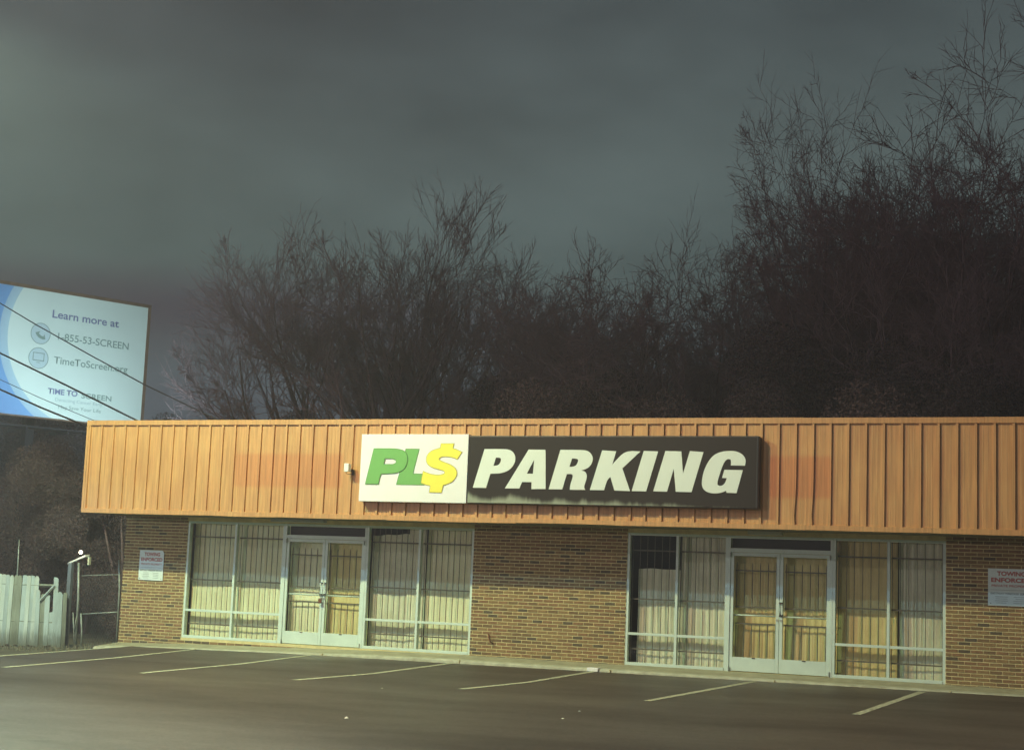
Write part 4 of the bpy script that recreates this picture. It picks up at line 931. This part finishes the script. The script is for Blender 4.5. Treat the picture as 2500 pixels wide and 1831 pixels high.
tree('slim', -8.0, 19.5, 10.8, 1.0, 'thin upright bare tree above the dark thicket right of the billboard', GB)
tree('oak', 9.2, 24.0, 15.4, 2.4, 'distant bare tree filling the gap left of the tallest crown', GB)
tree('small', 1.6, 22, 11.6, 0.2, 'distant bare tree behind the right shoulder of the dome tree', GB)
tree('oak', 16.9, 25, 17.6, 3.3, 'distant bare tree between the two tallest right-hand trees', GB)
tree('oak', 8.8, 19.0, 13.4, 0.9, 'bare tree filling the left side of the big right-hand mass', GB, wide=.8)
tree('oak', 11.9, 23.0, 17.0, 5.6, 'bare tree deep in the right-hand mass behind the tallest crown', GB)
tree('oak', 13.9, 17.2, 14.5, 1.9, 'bare tree between the tallest crown and the one at the right edge', GB)
tree('broom', 3.8, 22.5, 11.6, 4.4, 'distant bare tree seen through the gap above the middle of the sign', GB)
# thicket: lumpy evergreen bushes of leaf-sized faces hiding the horizon
def thicket_mesh(seed, n=80000, w=2.6, h=4.6):
    rg = np.random.default_rng(seed); nc = 26; C = np.stack([rg.normal(0, w*.5, nc), rg.normal(0, w*.4, nc), rg.uniform(.1, .92, nc)**.9*h], 1); rad = rg.uniform(.5, 1.1, nc)*(1-.35*C[:, 2]/h)
    ci = rg.integers(0, nc, n); d = unit(rg.normal(0, 1, (n, 3))); p = C[ci] + d*(rad[ci]*rg.random(n)**.4)[:, None]; p[:, 2] = np.abs(p[:, 2])
    a = unit(rg.normal(0, 1, (n, 3))); b = unit(np.cross(a, rg.normal(0, 1, (n, 3)))); l = rg.uniform(.018, .038, n)[:, None]; ww = l*.42
    V = np.stack([p-a*l, p+b*ww, p+a*l, p-b*ww], 1).reshape(-1, 3); F = np.arange(4*n).reshape(-1, 4); return npmesh('foliage', V, F, M_leaf, False)
TH = [thicket_mesh(s) for s in (1, 2, 3)]
mb = MB()
for a in (0, 1.3, 2.7, 4.1, 5.2): mb.tube([(0, 0, -.3), (.35*math.cos(a), .35*math.sin(a), 1.5), (.8*math.cos(a), .8*math.sin(a), 3.2)], [.07, .05, .02], 6)
stem_me = mb.mesh('stem', M_bark, True)
shr = [(-11.0, 22.5, 1.7), (-9.2, 20, 1.55), (-7.6, 17.5, 1.40), (3.0, 14.5, 1.55), (4.9, 15, 1.5), (7.0, 14.6, 1.55), (9.0, 14.5, 1.6), (11.0, 14.2, 1.6), (13.0, 14.6, 1.65), (15.0, 14.2, 1.7), (17.0, 15, 1.7), (10.2, 18, 1.95), (13.6, 19, 2.0), (5.8, 18, 1.75), (-4.3, 5.2, 0.80), (-5.9, 5.9, 0.95), (-7.6, 6.4, 1.0), (-9.4, 7.6, 1.15), (-4.6, 9.0, 0.95), (-6.8, 10.5, 1.1), (-16.5, 18.0, 1.5), (-19.5, 20.5, 1.7), (-22.5, 22.5, 1.8), (-25.5, 24.0, 1.9), (-14.0, 21.0, 1.4), (-9.0, 12.5, 1.15)]
where = ['between the billboard and the forked tree', 'left of the building beyond the gate', 'behind the roof under the tall right-hand trees']
for i, (x, y, s) in enumerate(shr):
    t = empty('evergreen_shrub', (x, y, gz-.1)); t.scale = (s, s, s); t.rotation_euler = (0, 0, random.uniform(0, 6.28))
    if y < 13 or x < -13.8: lb = ('dark overgrown shrub in the unlit yard left of the building' if y < 13 else 'dark evergreen shrub far back beneath the billboard'); gp = 'dark shrubs in the yard left of the building' if y < 13 else 'dark shrubs beneath the billboard'
    elif x < 0: lb = 'dark evergreen shrub massed between the billboard and the forked bare tree'; gp = 'evergreens right of the billboard'
    else: lb = 'dark evergreen shrub massed behind the roof below the right-hand bare trees'; gp = 'evergreens behind the roof'
    tag(t, lb, 'shrub', gp)
    link(bpy.data.objects.new('foliage', TH[i % 3]), t); link(bpy.data.objects.new('stem', stem_me), t)

# ------------------------------------------------------------------ added scattering volume, lifts the dark tones like film fog
HZ = bpy.data.materials.new('black_lift_haze'); HZ.use_nodes = True; HN = HZ.node_tree.nodes; HN.clear()
ho = HN.new('ShaderNodeOutputMaterial'); hv = HN.new('ShaderNodeVolumePrincipled'); hv.inputs['Density'].default_value = 0.0019
hv.inputs['Color'].default_value = (0.86, 0.82, 0.90, 1); HZ.node_tree.links.new(hv.outputs[0], ho.inputs['Volume'])
hz = boxobj('added_haze', HZ, None, -90, 90, -70, 80, -3.0, 24); hz['kind'] = 'stuff'
